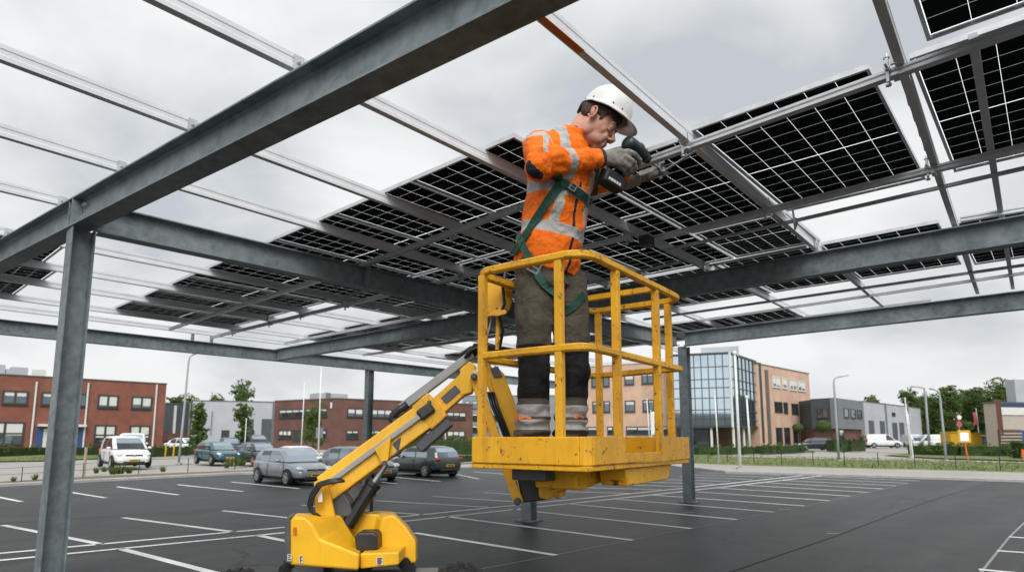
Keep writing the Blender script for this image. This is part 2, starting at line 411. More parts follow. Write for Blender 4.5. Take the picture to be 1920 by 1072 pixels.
# clamps where a rail is fixed to a purlin
def clamp(a, b, z=RZ):
    c = MB(); p = cab(a, b, z)
    c.box(p + CB * .045 + UP * .05, (.03, .02, .17), CA, CB, UP)
    c.box(p - CA * .045 + UP * .10, (.02, .04, .09), CA, CB, UP)
    c.box(p + UP * -.012, (.10, .035, .02), CA, CB, UP)
    c.lathe([(.02, 0), (.02, .015), (.009, .015), (.009, .07)], p + CB * .045 - CA * .015 + UP * .06, -CA, 6)
    c.lathe([(.02, 0), (.02, .014), (.009, .014), (.009, .05)], p + CB * .045 + UP * -.06, UP, 6)
    c.lathe([(.022, 0), (.022, .012), (.009, .012), (.009, .035)], p + CB * .045 + UP * .135, UP, 6)
    return c.build('clamp', M['bolt'], carport, bevel=.002)
for a, b in ((4.56, 2.09), (4.5, .60), (4.69, 3.64), (6.50, 2.1), (6.46, .64), (6.28, 3.66), (4.80, 5.17), (6.22, 5.2), (6.2, 6.5), (6.2, 9.5), (6.14, 10.95), (6.13, 12.2), (6.12, 13.9)): clamp(a, b)
# loose mounting bracket and junction box hanging under the second rail
jb = MB().box(cab(6.3, 3.45, 3.70), (.16, .12, .12), CA, CB, UP); jb.tube([cab(6.25, 3.45, 3.66), cab(6.2, 3.48, 3.58), cab(6.2, 3.42, 3.53)], .008, 6)
jb.build('junction_box', M['plastic'], carport, bevel=.01)
cl = MB().tube([cab(6.62, 1.9, 3.79), cab(6.66, 1.9, 3.66), cab(6.7, 1.91, 3.6), cab(6.74, 1.9, 3.67), cab(6.7, 1.9, 3.72)], .012, 6)
cl.build('hanging_clip', M['bolt'], carport)

# string cables looped along the purlins
rc = random.Random(3)
for (a0, b0, a1, b1) in ((4.0, 3.76, 6.1, 3.78), (6.6, 5.34, 9.6, 5.37), (4.1, 6.60, 6.1, 6.62), (7.3, 2.22, 8.2, 2.24), (8.9, 3.75, 11.0, 3.76), (5.0, .62, 6.3, .66)):
    pts = []; n_ = 24
    for i in range(n_ + 1):
        f_ = i / n_; sag = .05 * abs(sin(f_ * pi * 4)) * rc.uniform(.8, 1.2); pts.append(cab(a0 + (a1 - a0) * f_, b0 + (b1 - b0) * f_, 3.925 - sag))
    MB().tube(pts, .007, 6).build('cable', M['plastic'], carport, smooth=True)
# ------------------------------------------------------------------ solar panels: each one a thing
PZ = 3.948
def solar_panel(a0, a1, b0, b1, label):
    c = cab((a0 + a1) / 2, (b0 + b1) / 2, PZ)
    t = thing('solar_panel', label, 'solar panel', c, 0, 'solar panels on the carport')
    fw, fh = .022, .04
    f = MB()
    for b in (b0 + fw / 2, b1 - fw / 2): f.box(cab((a0 + a1) / 2, b, PZ + fh / 2), (a1 - a0, fw, fh), CA, CB, UP)
    for a in (a0 + fw / 2, a1 - fw / 2): f.box(cab(a, (b0 + b1) / 2, PZ + fh / 2), (fw, b1 - b0 - 2 * fw, fh), CA, CB, UP)
    f.build('frame', M['frame'], t, bevel=.0015)
    me = bpy.data.meshes.new('cell_sheet'); i = fw - .004
    q = [(a0 + i, b0 + i), (a1 - i, b0 + i), (a1 - i, b1 - i), (a0 + i, b1 - i)]
    me.from_pydata([tuple(cab(a, b, PZ + .025) - c) for a, b in q], [], [(0, 1, 2, 3)])
    ul = me.uv_layers.new(name='UVMap')
    for li, uvv in zip(range(4), ((0, 0), (0, 1), (1, 1), (1, 0))): ul.data[li].uv = uvv
    me.materials.append(M['cells']); o = bpy.data.objects.new('cell_sheet', me); COL.objects.link(o); o.parent = t
    return t
ORD = ['first', 'second', 'third', 'fourth', 'fifth', 'sixth', 'seventh', 'eighth', 'ninth', 'tenth']
solar_panel(4.62, 7.09, .77, 2.09, 'large black solar panel just right of the drill, sky showing along its right edge')
solar_panel(4.72, 7.09, 2.13, 3.24, 'black solar panel directly under the drill and the rail being screwed')
strips = [3.27 + 1.39 * k for k in range(8)]
for k, b in enumerate(strips):
    solar_panel(3.72, 6.09 if k < 4 else 6.2, b, b + 1.37, 'black solar panel in the left edge row, %s counted from the worker' % ORD[k])
for k, b in enumerate([2.12] + strips[:5]):
    solar_panel(6.13 if k else 7.13, 8.5, b, b + (1.37 if k else 1.11), 'black solar panel in the second row, behind the worker, %s counted from the right' % ORD[k])
for k, b in enumerate(strips[5:8]):
    solar_panel(7.95, 10.3, b, b + 1.37, 'small far solar panel beyond the bright opening at left, %s from the worker side' % ORD[k])
for k, b in enumerate([.86, 2.22] + [3.6 + 1.39 * j for j in range(8)]):
    solar_panel(8.66, 11.02, b, b + (1.33 if k < 2 else 1.37), 'dark solar panel over the middle cross beam, %s from the right' % ORD[k])
for k, b in enumerate([3.74 + 1.39 * j for j in range(8)]):
    solar_panel(12.62, 15.0, b, b + 1.37, 'far solar panel above the last cross beam, %s from the right' % ORD[k])
solar_panel(2.08, 4.54, -.93, .42, 'black solar panel cut off by the top right corner of the photo')
solar_panel(4.68, 7.08, -.80, .54, 'black solar panel at the right edge, two purlins passing under it')
solar_panel(8.85, 11.2, -.62, .72, 'narrow dark strip of solar panel at the right edge above the cross beam')
for k, (b0, b1, a1) in enumerate(((9.75, 11.05, 2.0), (11.15, 12.5, 2.25), (12.65, 14.0, 2.15))):
    solar_panel(a1 - 2.4, a1, b0, b1, 'dark solar panel beyond the near column at the left edge, %s from above' % ORD[k])
# ================================================================== ground, markings, kerbs
def asphalt_mat():
    t = NT('asphalt'); p = t.pos()
    g = t.noise(p, 75, 3, 0.7); b = t.noise(p, 0.35, 6, 0.65, 0.4)
    mp = t.n('ShaderNodeMapping'); mp.inputs['Rotation'].default_value = (0, 0, -(pi / 2 - AZ)); t.l(p, mp.inputs[0]); rp = mp.outputs[0]
    s_ = t.noise(rp, 1.1, 6, 0.7, 0.6, (0.18, 1.6, 1)); tr = t.noise(rp, 1.0, 3, 0.5, 0.1, (0.02, 0.9, 1))
    v = t.n('ShaderNodeTexVoronoi'); v.inputs['Scale'].default_value = 95; t.l(p, v.inputs['Vector'])
    c = t.ramp(b, [(0.40, (0.010, 0.0125, 0.0125)), (0.5, (0.021, 0.024, 0.0235)), (0.60, (0.040, 0.043, 0.042))])
    c = t.mix(t.math('MULTIPLY', t.ramp(tr, [(0.44, (0, 0, 0)), (0.60, (1, 1, 1))]), 0.55), c, (0.044, 0.047, 0.046))
    pt_ = t.noise(p, 3.2, 5, 0.7, 0.5); c = t.mix(t.math('MULTIPLY', t.ramp(pt_, [(0.50, (0, 0, 0)), (0.66, (1, 1, 1))]), 0.5), c, (0.011, 0.013, 0.013))
    c = t.mix(t.math('MULTIPLY', t.ramp(s_, [(0.52, (0, 0, 0)), (0.66, (1, 1, 1))]), 0.6), c, (0.06, 0.062, 0.06))
    spk = t.math('GREATER_THAN', t.noise(p, 120, 2, 0.5), 0.63)
    c = t.mix(t.math('MULTIPLY', spk, 0.35), c, (0.13, 0.13, 0.125))
    oil = t.ramp(t.noise(p, 0.8, 4, 0.55, 0.5), [(0.34, (1, 1, 1)), (0.42, (0, 0, 0))])
    c = t.mix(t.math('MULTIPLY', oil, 0.6), c, (0.010, 0.011, 0.011))
    ck = t.n('ShaderNodeTexVoronoi', feature='DISTANCE_TO_EDGE'); ck.inputs['Scale'].default_value = 0.22
    wv = t.n('ShaderNodeVectorMath', operation='ADD'); sc_ = t.n('ShaderNodeVectorMath', operation='SCALE'); nz = t.n('ShaderNodeTexNoise'); nz.inputs['Scale'].default_value = 1.4; nz.inputs['Detail'].default_value = 5; t.l(p, nz.inputs['Vector'])
    t.l(nz.outputs['Color'], sc_.inputs[0]); sc_.inputs['Scale'].default_value = 0.9; t.l(p, wv.inputs[0]); t.l(sc_.outputs[0], wv.inputs[1]); t.l(wv.outputs[0], ck.inputs['Vector'])
    c = t.mix(t.math('MULTIPLY', t.math('LESS_THAN', ck.outputs['Distance'], 0.0035), t.math('GREATER_THAN', b, 0.5)), c, (0.009, 0.009, 0.009))
    t.bump(t.math('ADD', t.math('MULTIPLY', g, 0.5), v.outputs['Distance']), 0.3, 0.006)
    return t.set(c, t.math('MULTIPLY_ADD', b, 0.22, 0.36), 0, 0.22)
def noisy(name, stops, scale, rough=0.9, detail=6, fine=60, bump=0.3):
    t = NT(name); p = t.pos(); f = t.noise(p, scale, detail, 0.65, 0.3); g = t.noise(p, fine, 3, 0.6)
    c = t.ramp(t.math('ADD', t.math('MULTIPLY', f, 0.7), t.math('MULTIPLY', g, 0.3)), stops)
    t.bump(g, bump, 0.02)
    return t.set(c, rough, 0, 0.2)
M['asphalt'] = asphalt_mat()
M['paving'] = noisy('beige_paving', [(0.3, (0.27, 0.255, 0.235)), (0.55, (0.345, 0.33, 0.30)), (0.75, (0.41, 0.39, 0.36))], 0.5, fine=14)
M['lawn'] = noisy('lawn', [(0.3, (0.07, 0.10, 0.03)), (0.5, (0.13, 0.165, 0.055)), (0.72, (0.26, 0.26, 0.12))], 0.6, fine=9)
M['soil'] = noisy('bare_soil', [(0.3, (0.10, 0.075, 0.058)), (0.5, (0.16, 0.125, 0.10)), (0.75, (0.24, 0.20, 0.165))], 1.2, fine=20)
M['concrete'] = noisy('concrete_kerb', [(0.3, (0.30, 0.295, 0.28)), (0.7, (0.44, 0.43, 0.41))], 2.0, fine=40)
def road_paint():
    t = NT('worn_road_paint'); p = t.pos(); f = t.noise(p, 26, 5, 0.75); g = t.noise(p, 1.1, 3, 0.5)
    m = t.math('GREATER_THAN', t.math('ADD', t.math('MULTIPLY', f, 0.6), t.math('MULTIPLY', g, 0.4)), 0.375)
    return t.set(t.mix(m, (0.10, 0.10, 0.10), t.ramp(g, [(0.3, (0.62, 0.62, 0.61)), (0.7, (0.82, 0.82, 0.81))])), 0.7, 0, 0.3)
M['paint'] = road_paint()
M['seam'] = simple('asphalt_seam', (0.018, 0.018, 0.019), 0.8)
M['thinline'] = simple('chalk_line', (0.30, 0.30, 0.30), 0.9)

def sheet(name, pts, z, mat, kind='structure'):
    mb = MB(); mb.add([Vector((p[0], p[1], z)) for p in pts], [list(range(len(pts)))])
    o = mb.build(name, mat); 
    if o.data.polygons[0].normal.z < 0: o.data.flip_normals()
    return tag(o, kind=kind)
sheet('ground', [(-900, -60), (900, -60), (900, 1200), (-900, 1200)], -0.10, M['paving'])
edgeL = [gz(-900, 958), gz(0, 912), gz(450, 889), gz(870, 876.5), gz(1235, 870)]
edgeR = [gz(1290, 877), gz(1362, 886), gz(1920, 903.5), gz(2900, 934)]
sheet('parking_lot', [(-30, -25)] + [(p.x, p.y) for p in edgeL] + [(p.x, p.y) for p in edgeR] + [(40, -25)], 0.0, M['asphalt'])
def strip_mesh(pts, w, z):
    """flat ribbon of width w along ground points"""
    L = []; R = []
    for i, p in enumerate(pts):
        d = (pts[min(i + 1, len(pts) - 1)] - pts[max(i - 1, 0)]); d.z = 0; d.normalize(); n = Vector((-d.y, d.x, 0))
        L.append(Vector((p.x, p.y, z)) + n * w / 2); R.append(Vector((p.x, p.y, z)) - n * w / 2)
    return L, R
def marking(mb, px, w=.105, z=.004):
    L, R = strip_mesh([gz(x, y) for x, y in px], w, z); n = len(L)
    mb.add(L + R, [(i, n + i, n + i + 1, i + 1) for i in range(n - 1)])
mk = MB()
marking(mk, [(-250, 1060), (0, 1037), (440, 996.5), (760, 967.5), (1280, 915), (1505, 891)])
marking(mk, [(-250, 1074), (0, 1050), (530, 998.5), (765, 976), (1280, 921), (1540, 891.5)])
for s_ in (((230, 970), (440, 997)), ((5, 984), (190, 1020)), ((417, 957), (575, 974)), ((483, 1003), (640, 1036)), ((225, 1028), (395, 1072), (520, 1104)),
           ((565, 946.5), (690, 957)), ((703, 938), (916, 950.5)), ((810, 930), (1010, 943)), ((907, 923), (1060, 932.5)), ((708, 958), (792, 964.5)),
           ((838, 968), (1187, 1012.5)), ((777, 998.5), (1043, 1040.5)), ((960, 954), (1297, 990.5)), ((1065, 944), (1382, 973.5)), ((1153, 935), (1451, 959.5)),
           ((1223, 927.5), (1508, 948)), ((1307, 921.7), (1555, 938)), ((1347, 914.5), (1593, 929.5)), ((1400, 909), (1627, 922.5)), ((1437, 904.5), (1655, 916)),
           ((1463, 900), (1680, 910)), ((1493, 896), (1703, 905.3)), ((1525, 892.5), (1725, 901)), ((1073, 913), (1240, 917.5)), ((1058, 921), (1180, 924.5)),
           ((1123, 907), (1290, 912)), ((1182, 902.5), (1340, 907)), ((1230, 898), (1370, 902)), ((1273, 893.5), (1410, 898)), ((1300, 889.5), (1450, 894)), ((1312, 885.5), (1465, 890.5)),
           ((-60, 920), (40, 940)), ((118, 920), (198, 933)), ((220, 912), (335, 927.5)), ((333, 908), (456, 921)), ((434, 903), (562, 915.5)), ((558, 899.5), (650, 908)),
           ((858, 889), (898, 897.5)), ((737, 894), (826, 902)), ((888, 884), (960, 889.5)), ((700, 902), (745, 906.5)), ((955, 881), (1040, 886)), ((1020, 878), (1120, 883)),
           ((1893, 1006), (2000, 1014)), ((1870, 1032), (2000, 1041)), ((1835, 1067), (2000, 1083))):
    marking(mk, s_, .105)
tag(mk.build('road_markings', M['paint']), kind='structure')
mk = MB(); marking(mk, [(880, 1070), (1043, 1040), (1280, 993), (1382, 973.5), (1508, 948), (1627, 923), (1703, 905)], .022, .0035)
marking(mk, [(1935, 966), (1893, 1006), (1835, 1078)], .03, .0035)
tag(mk.build('road_guide_line', M['thinline']), kind='structure')
mk = MB(); marking(mk, [(1300, 1095), (1383, 1067), (1560, 1007), (1697, 955), (1770, 930), (1847, 907)], .022, .003)
marking(mk, [(-50, 985), (110, 973), (330, 962), (560, 947), (760, 935)], .02, .003)
tag(mk.build('road_seam', M['seam']), kind='structure')
# pale scuffs and repair patches on the tarmac
mk = MB()
for x, y in ((1020, 986), (1560, 1000), (1468, 955), (1290, 960)):
    p = gz(x, y); mk.add([p + Vector((a, b, .0045)) for a, b in ((-.12, -.03), (.1, -.05), (.13, .02), (-.05, .05))], [(0, 1, 2, 3)])
tag(mk.build('road_scuffs', M['thinline']), kind='structure')

def kerb(name, pts, w=.16, h=.10, inner=0.0):
    mb = MB(); L, R = strip_mesh(pts, w, 0); n = len(L)
    rings = [[R[i] + UP * -.09, R[i] + UP * (h - .02), R[i] + (L[i] - R[i]).normalized() * .025 + UP * h, L[i] + UP * h, L[i] + UP * -.09] for i in range(n)]
    mb.loft(rings); return tag(mb.build(name, M['concrete'], bevel=.006), kind='structure')
kerb('kerb', edgeL); kerb('kerb', edgeR)
def gsheet(name, px, z, mat): return sheet(name, [gz(x, y) for x, y in px], z, mat)
# verge beyond the left kerb: bare soil, then the light paved yard
gsheet('soil_strip', [(-900, 956), (0, 911), (450, 888), (870, 876), (1235, 869.6), (1200, 867), (880, 872), (600, 876), (450, 880), (220, 889), (0, 901), (-900, 935)], -.02, M['soil'])
gsheet('lawn', [(-300, 868), (80, 862), (185, 858), (300, 853), (420, 847.5), (420, 843), (150, 845), (-300, 850)], -.03, M['lawn'])
gsheet('lawn', [(700, 846), (880, 844), (1000, 842), (1000, 838), (700, 839)], -.03, M['lawn'])
# right: pavement, grass verge, road
gsheet('pavement', [(1240, 869), (1290, 876.3), (1362, 885.3), (1920, 902.8), (2900, 933), (2900, 905), (1920, 884.5), (1400, 872), (1255, 866)], -.01, M['paving'])
gsheet('lawn', [(1200, 865), (1300, 869), (1400, 872), (1920, 884.5), (2900, 905), (2900, 868), (1920, 866.5), (1600, 860), (1400, 855), (1250, 850), (1180, 848)], -.02, M['lawn'])
gsheet('lawn', [(1655, 852), (1720, 848), (1920, 848), (2500, 850), (2500, 866), (1920, 862), (1760, 858)], -.012, M['lawn'])
gsheet('lawn', [(1300, 848), (1530, 846), (1500, 838), (1300, 838)], -.03, M['lawn'])

# ------------------------------------------------------------------ greenery
def leaf_mat(name, cols):
    t = NT(name); oi = t.n('ShaderNodeObjectInfo'); p = t.coord()
    f = t.noise(p, 1.4, 3, 0.6); g = t.noise(p, 14, 2, 0.6)
    c = t.ramp(t.math('ADD', t.math('MULTIPLY', f, 0.5), t.math('MULTIPLY', g, 0.5)), [(0.33, cols[0]), (0.5, cols[1]), (0.68, cols[2])])
    t.set(c, 0.55, 0, 0.3)
    tr = t.n('ShaderNodeBsdfTranslucent'); t.l(c, tr.inputs[0]); mx = t.n('ShaderNodeMixShader'); mx.inputs[0].default_value = 0.5
    t.l(t.p.outputs[0], mx.inputs[1]); t.l(tr.outputs[0], mx.inputs[2]); t.l(mx.outputs[0], t.out.inputs[0])
    return t.mat
M['leaf_dark'] = leaf_mat('dark_leaves', ((0.03, 0.06, 0.018), (0.06, 0.105, 0.034), (0.12, 0.17, 0.06)))
M['leaf_mid'] = leaf_mat('mid_leaves', ((0.06, 0.105, 0.027), (0.11, 0.175, 0.05), (0.20, 0.265, 0.085)))
M['leaf_light'] = leaf_mat('light_leaves', ((0.06, 0.105, 0.022), (0.11, 0.175, 0.04), (0.20, 0.26, 0.08)))
M['grassblade'] = leaf_mat('grass_blades', ((0.08, 0.11, 0.03), (0.16, 0.19, 0.06), (0.30, 0.29, 0.13)))
M['bark'] = simple('bark', (0.09, 0.07, 0.055), 0.9)
def leaves(mb, blobs, n, size, rnd, flat=0.0):
    """leaf-sized faces scattered through lumpy clumps"""
    tot = sum(b[1].x * b[1].y * b[1].z for b in blobs)
    for c, r in blobs:
        m = max(6, int(n * r.x * r.y * r.z / tot))
        sub = [(Vector((rnd.gauss(0, .5), rnd.gauss(0, .5), rnd.gauss(0, .5)))) for _ in range(max(4, m // 22))]
        for _ in range(m):
            q = sub[rnd.randrange(len(sub))] + Vector((rnd.gauss(0, .17), rnd.gauss(0, .17), rnd.gauss(0, .17)))
            if q.length > 1.15: q *= 1.15 / q.length
            p = c + Vector((q.x * r.x, q.y * r.y, q.z * r.z))
            a = Vector((rnd.gauss(0, 1), rnd.gauss(0, 1), rnd.gauss(0, .7))).normalized(); b = a.cross(Vector((rnd.gauss(0, 1), rnd.gauss(0, 1), rnd.gauss(0, 1)))).normalized()
            s_ = size * rnd.uniform(.6, 1.3)
            mb.add([p - a * s_, p + b * s_ * .45, p + a * s_, p - b * s_ * .45], [(0, 1, 2, 3)])
    return mb
def tree(name, label, cat, base, H, W, mat, group=None, crown0=0.3, n=2600, leaf=None, seed=1, narrow=False, nb=13):
    rnd = random.Random(seed); base = Vector(base)
    t = thing(name, label, cat, base, 0, group)
    leaf = leaf or W * .045
    tr = MB(); R = max(.03, H * .016)
    tr.tube([base, base + UP * H * .35 + Vector((rnd.uniform(-.1, .1), 0, 0)) * W * .1, base + UP * H * .75], [R, R * .75, R * .3], 8)
    blobs = []
    for i in range(nb):
        f = (i + .5) / nb; z = H * (crown0 + (1 - crown0) * f * .94)
        prof = sin(pi * min(1, .14 + f * .84)) ** .7
        if narrow: prof = (1 - f) ** .6 * .9 + .1
        ang = rnd.uniform(0, 6.28); rr = W * .5 * prof * rnd.uniform(.15, .62)
        c = base + Vector((cos(ang) * rr, sin(ang) * rr, z)); s_ = W * (.185 if not narrow else .25) * rnd.uniform(.7, 1.35)
        blobs.append((c, Vector((s_, s_, s_ * rnd.uniform(.65, 1.0)))))
        if i % 2 == 0: tr.tube([base + UP * H * (crown0 * .8 + f * .3), (base + UP * z + c) / 2, c], [R * .45, R * .28, R * .1], 5)
    tr.build('trunk', M['bark'], t, smooth=True)
    leaves(MB(), blobs, n, leaf, rnd).build('crown', mat, t, fix=False)
    return t
def bush(name, label, cat, pts, w, h, mat, group=None, n=2200, leaf=.09, seed=3):
    """hedge or planting along ground points"""
    rnd = random.Random(seed); blobs = []; t = thing(name, label, cat, pts[0], 0, group)
    for a, b in zip(pts[:-1], pts[1:]):
        L = (b - a).length; k = max(2, int(L / (w * .5)))
        for i in range(k):
            p = a.lerp(b, (i + .5) / k) + Vector((rnd.uniform(-.15, .15) * w, rnd.uniform(-.15, .15) * w, h * .5))
            blobs.append((p, Vector((w * .42, w * .42, h * .5 * rnd.uniform(.8, 1.15)))))
    core = MB()
    for a, b in zip(pts[:-1], pts[1:]): core.bar(a + UP * h * .38, b + UP * h * .38, w * .62, h * .72)
    core.build('branches', M['leaf_dark'], t)
    leaves(MB(), blobs, n, leaf, rnd).build('foliage', mat, t, fix=False)
    return t
def gp(x, Y): p = at(x, HORIZON, Y); return Vector((p.x, p.y, -0.05))
def zat(y, Y, x=960): return at(x, y, Y).z
# wood behind the grey hall at the right
for i, (x, Y, top, w, m) in enumerate(((1712, 120, 733, 7, 'leaf_mid'), (1742, 130, 742, 7, 'leaf_mid'), (1782, 118, 727, 7.5, 'leaf_mid'), (1815, 128, 740, 7, 'leaf_light'), (1843, 122, 730, 7, 'leaf_mid'), (1880, 116, 724, 8.5, 'leaf_mid'), (1905, 130, 745, 7, 'leaf_dark'), (1760, 140, 752, 8, 'leaf_mid'))):
    tree('broadleaf_tree', ['tall dark round tree rising at the right end of the grey hall', 'paler lower tree next to the tall one by the grey hall', 'broad dark tree behind the two right lamp posts', 'low dark tree between the two biggest trees', 'mid green tree behind the red flag', 'biggest bright green tree left of the right edge building', 'dark tree half hidden by the right edge building', 'small pale tree low behind the lamp posts'][i],
         'tree', gp(x, Y), zat(top, Y), w * 1.18, M[m], 'trees in the wood at right', .05, 9500, .26, 20 + i, nb=26)
for i, (x, Y, top, w) in enumerate(((318, 130, 739, 5), (350, 128, 741, 5), (398, 130, 745, 6), (455, 125, 721, 5.5), (1638, 125, 744, 4))):
    tree('broadleaf_tree', ['small tree top showing over the dark shed beside the brick building', 'tree top behind the left street lamp', 'low wide tree top over the light grey hall', 'tall rounded tree rising behind the light grey hall', 'small tree top above the roof of the right grey hall'][i], 'tree', gp(x, Y), zat(top, Y), w * 1.5, M['leaf_mid'], None, .15, 4200, .26, 40 + i, nb=15)
for i, (x, Y, top, w) in enumerate(((372, 50, 752, 1.9), (453, 60, 760, 2.3), (587, 62, 763, 2.9))):
    tree('street_tree', ['slim young street tree beside the left lamp post', 'thin young tree in front of the light grey hall', 'bushy young tree in front of the brown brick offices'][i], 'tree', gp(x, Y), zat(top, Y), w, M['leaf_light'], 'young street trees', .2, 3600, .12, 60 + i, True, nb=18)
def topiary(x, Y, yc, rpx, label):
    b = gp(x, Y); zc = zat(yc, Y, x); r = rpx / FPX * Y
    t = thing('topiary_tree', label, 'tree', b, 0, 'clipped ball trees')
    MB().tube([b, b + UP * zc], [.06, .05], 8).build('trunk', M['bark'], t)
    rnd = random.Random(int(x)); c = Vector((b.x, b.y, zc)); mb = MB()
    for _ in range(1100):
        d = Vector((rnd.gauss(0, 1), rnd.gauss(0, 1), rnd.gauss(0, 1))).normalized(); p = c + Vector((d.x * r, d.y * r, d.z * r * .72)) * rnd.uniform(.75, 1.03)
        a = d.cross(Vector((rnd.gauss(0, 1), rnd.gauss(0, 1), rnd.gauss(0, 1)))).normalized(); bb = d.cross(a); s_ = r * .1
        mb.add([p - a * s_, p + bb * s_ * .6, p + a * s_, p - bb * s_ * .6], [(0, 1, 2, 3)])
    mb.ball(c, (r * .8, r * .8, r * .55), 12, 8)
    mb.build('crown', M['leaf_mid'], t, fix=False)
topiary(1497, 74, 801, 10.5, 'small clipped ball tree in front of the salmon wing')
topiary(1545, 76, 799, 15.5, 'larger clipped ball tree between the salmon wing and dark grey building')
bush('hedge', 'long clipped hedge under the ground floor of the red brick building', 'hedge', [gp(-60, 46), gp(20, 50), gp(82, 54)], 1.0, .9, M['leaf_mid'], n=1500, leaf=.1)
bush('hedge', 'hedge by the white van in front of red brick building', 'hedge', [gp(140, 52), gp(186, 54)], 1.0, .9, M['leaf_mid'], n=500, leaf=.1, seed=4)
bush('hedge', 'low hedge behind the left lamp post', 'hedge', [gp(284, 50), gp(400, 56)], 1.0, .95, M['leaf_mid'], n=1100, leaf=.1, seed=5)
bush('hedge', 'tall hedge behind the dark grey hatchback', 'hedge', [gp(768, 56), gp(960, 52)], 1.5, 1.6, M['leaf_mid'], n=3400, leaf=.1, seed=6)
bush('flower_bed', 'low pale flowering plants at the kerb right of the grey hatchback', 'plants', [gz(862, 866), gz(900, 864)], .9, .5, M['leaf_light'], n=500, leaf=.06, seed=7)
bush('hedge', 'low hedge in front of the glass office tower', 'hedge', [gp(1304, 54), gp(1420, 58)], 1.2, .85, M['leaf_mid'], n=1800, leaf=.1, seed=8)
bush('hedge', 'loose hedge in front of the salmon wing', 'hedge', [gp(1425, 57), gp(1500, 62)], 1.4, 1.0, M['leaf_light'], n=1200, leaf=.1, seed=9)
bush('hedge', 'dark box hedge behind the right lamp post', 'hedge', [gp(1556, 66), gp(1582, 67)], 1.5, 1.7, M['leaf_dark'], n=800, leaf=.12, seed=10)
bush('hedge', 'dark box hedge left of the white van at right', 'hedge', [gp(1588, 68), gp(1614, 69)], 1.5, 1.6, M['leaf_dark'], n=800, leaf=.12, seed=11)
bush('shrub_bed', 'wide bed of green shrubs round the yellow framed sign', 'shrubs', [gz(1712, 851), gz(1800, 853), gz(1900, 854), gz(1990, 856)], 2.2, 1.0, M['leaf_light'], n=5200, leaf=.09, seed=12)
bush('shrub', 'taller dark shrub at the right edge of the photo', 'shrub', [gp(1905, 44), gp(1940, 44)], 1.6, 1.5, M['leaf_mid'], n=900, leaf=.1, seed=13)
rnd = random.Random(5); wd = MB()
def tuft(p, h, k, mb):
    for _ in range(k):
        a = rnd.uniform(0, 6.28); b = Vector((cos(a), sin(a), 0)); w_ = h * .09; q = p + b * rnd.uniform(0, h * .3)
        tip = q + b * h * rnd.uniform(.2, .6) + UP * h * rnd.uniform(.6, 1.1); n_ = Vector((-b.y, b.x, 0)) * w_
        mb.add([q - n_, q + n_, tip], [(0, 1, 2)])
gr = MB()
for _ in range(2600):
    x = rnd.uniform(1200, 1990); f = rnd.random(); ylo = 866 + (x - 1250) * .0265; yhi = 850 + (x - 1250) * .02
    tuft(gz(x, yhi + (ylo - yhi) * f) - UP * .02, rnd.uniform(.05, .14), 5, gr)
for _ in range(500):
    x = rnd.uniform(-60, 420); tuft(gz(x, 866 - x * .042 + rnd.uniform(-7, 0)) - UP * .03, rnd.uniform(.06, .16), 5, gr)
tag(gr.build('grass', M['grassblade'], fix=False), 'rough pale green grass on the verges beside the parking lot', 'grass', kind='stuff')
weed = [(225, 888, .5), (212, 889, .4), (242, 887, .35), (305, 884, .3), (430, 874, .5), (447, 873, .55), (425, 877, .35), (180, 887, .3), (65, 899, .25), (25, 902, .2), (455, 872, .4), (195, 884, .3)]
for x, y, h in weed: tuft(gz(x, y), h * .9, 46, wd)
tag(wd.build('weeds', M['leaf_light'], fix=False), 'clumps of green weeds on the soil strip beyond the left kerb', 'weeds', kind='stuff')
# ================================================================== buildings
def brick_mat(name, c1, c2, mortar, sc=1.0):
    t = NT(name); p = t.coord()
    mp = t.n('ShaderNodeMapping'); mp.inputs['Rotation'].default_value = (pi / 2, 0, 0); 
    br = t.n('ShaderNodeTexBrick'); br.inputs['Scale'].default_value = 3.2 * sc
    sep = t.n('ShaderNodeSeparateXYZ'); t.l(p, sep.inputs[0]); cb = t.n('ShaderNodeCombineXYZ')
    t.l(t.math('ADD', sep.outputs[0], sep.outputs[1]), cb.inputs[0]); t.l(sep.outputs[2], cb.inputs[1]); t.l(cb.outputs[0], br.inputs['Vector'])
    br.inputs['Color1'].default_value = tuple(c1) + (1,); br.inputs['Color2'].default_value = tuple(c2) + (1,); br.inputs['Mortar'].default_value = tuple(mortar) + (1,)
    br.inputs['Mortar Size'].default_value = 0.012
    f = t.noise(p, 0.5, 5, 0.65, 0.3)
    return t.set(t.mix(0.55, br.outputs[0], t.ramp(f, [(0.3, [x * .72 for x in c1]), (0.7, [min(1, x * 1.2) for x in c2])])), 0.88, 0, 0.2)
M['brick_red'] = brick_mat('red_brick', (0.19, 0.072, 0.052), (0.255, 0.102, 0.073), (0.24, 0.15, 0.12))
M['brick_brown'] = brick_mat('brown_brick', (0.125, 0.062, 0.05), (0.17, 0.088, 0.072), (0.17, 0.12, 0.10))
M['salmon'] = brick_mat('salmon_brick', (0.52, 0.345, 0.25), (0.585, 0.40, 0.30), (0.60, 0.40, 0.29))
M['clad_dark'] = simple('dark_cladding', (0.075, 0.09, 0.10), 0.6, 0.1, 0.4, .15, .5)
M['clad_mid'] = simple('mid_grey_cladding', (0.16, 0.175, 0.185), 0.6, 0.1, 0.4, .1, .5)
M['clad_light'] = simple('light_grey_cladding', (0.40, 0.42, 0.45), 0.6, 0.1, 0.4, .08, .5)
M['clad_blue'] = simple('blue_grey_cladding', (0.22, 0.26, 0.30), 0.6, 0.1, 0.4, .08, .5)
M['winframe'] = simple('dark_window_frame', (0.035, 0.042, 0.045), 0.5)
M['whiteframe'] = simple('pale_trim', (0.62, 0.62, 0.60), 0.5)
M['roofcap'] = simple('roof_capping', (0.12, 0.10, 0.09), 0.6)
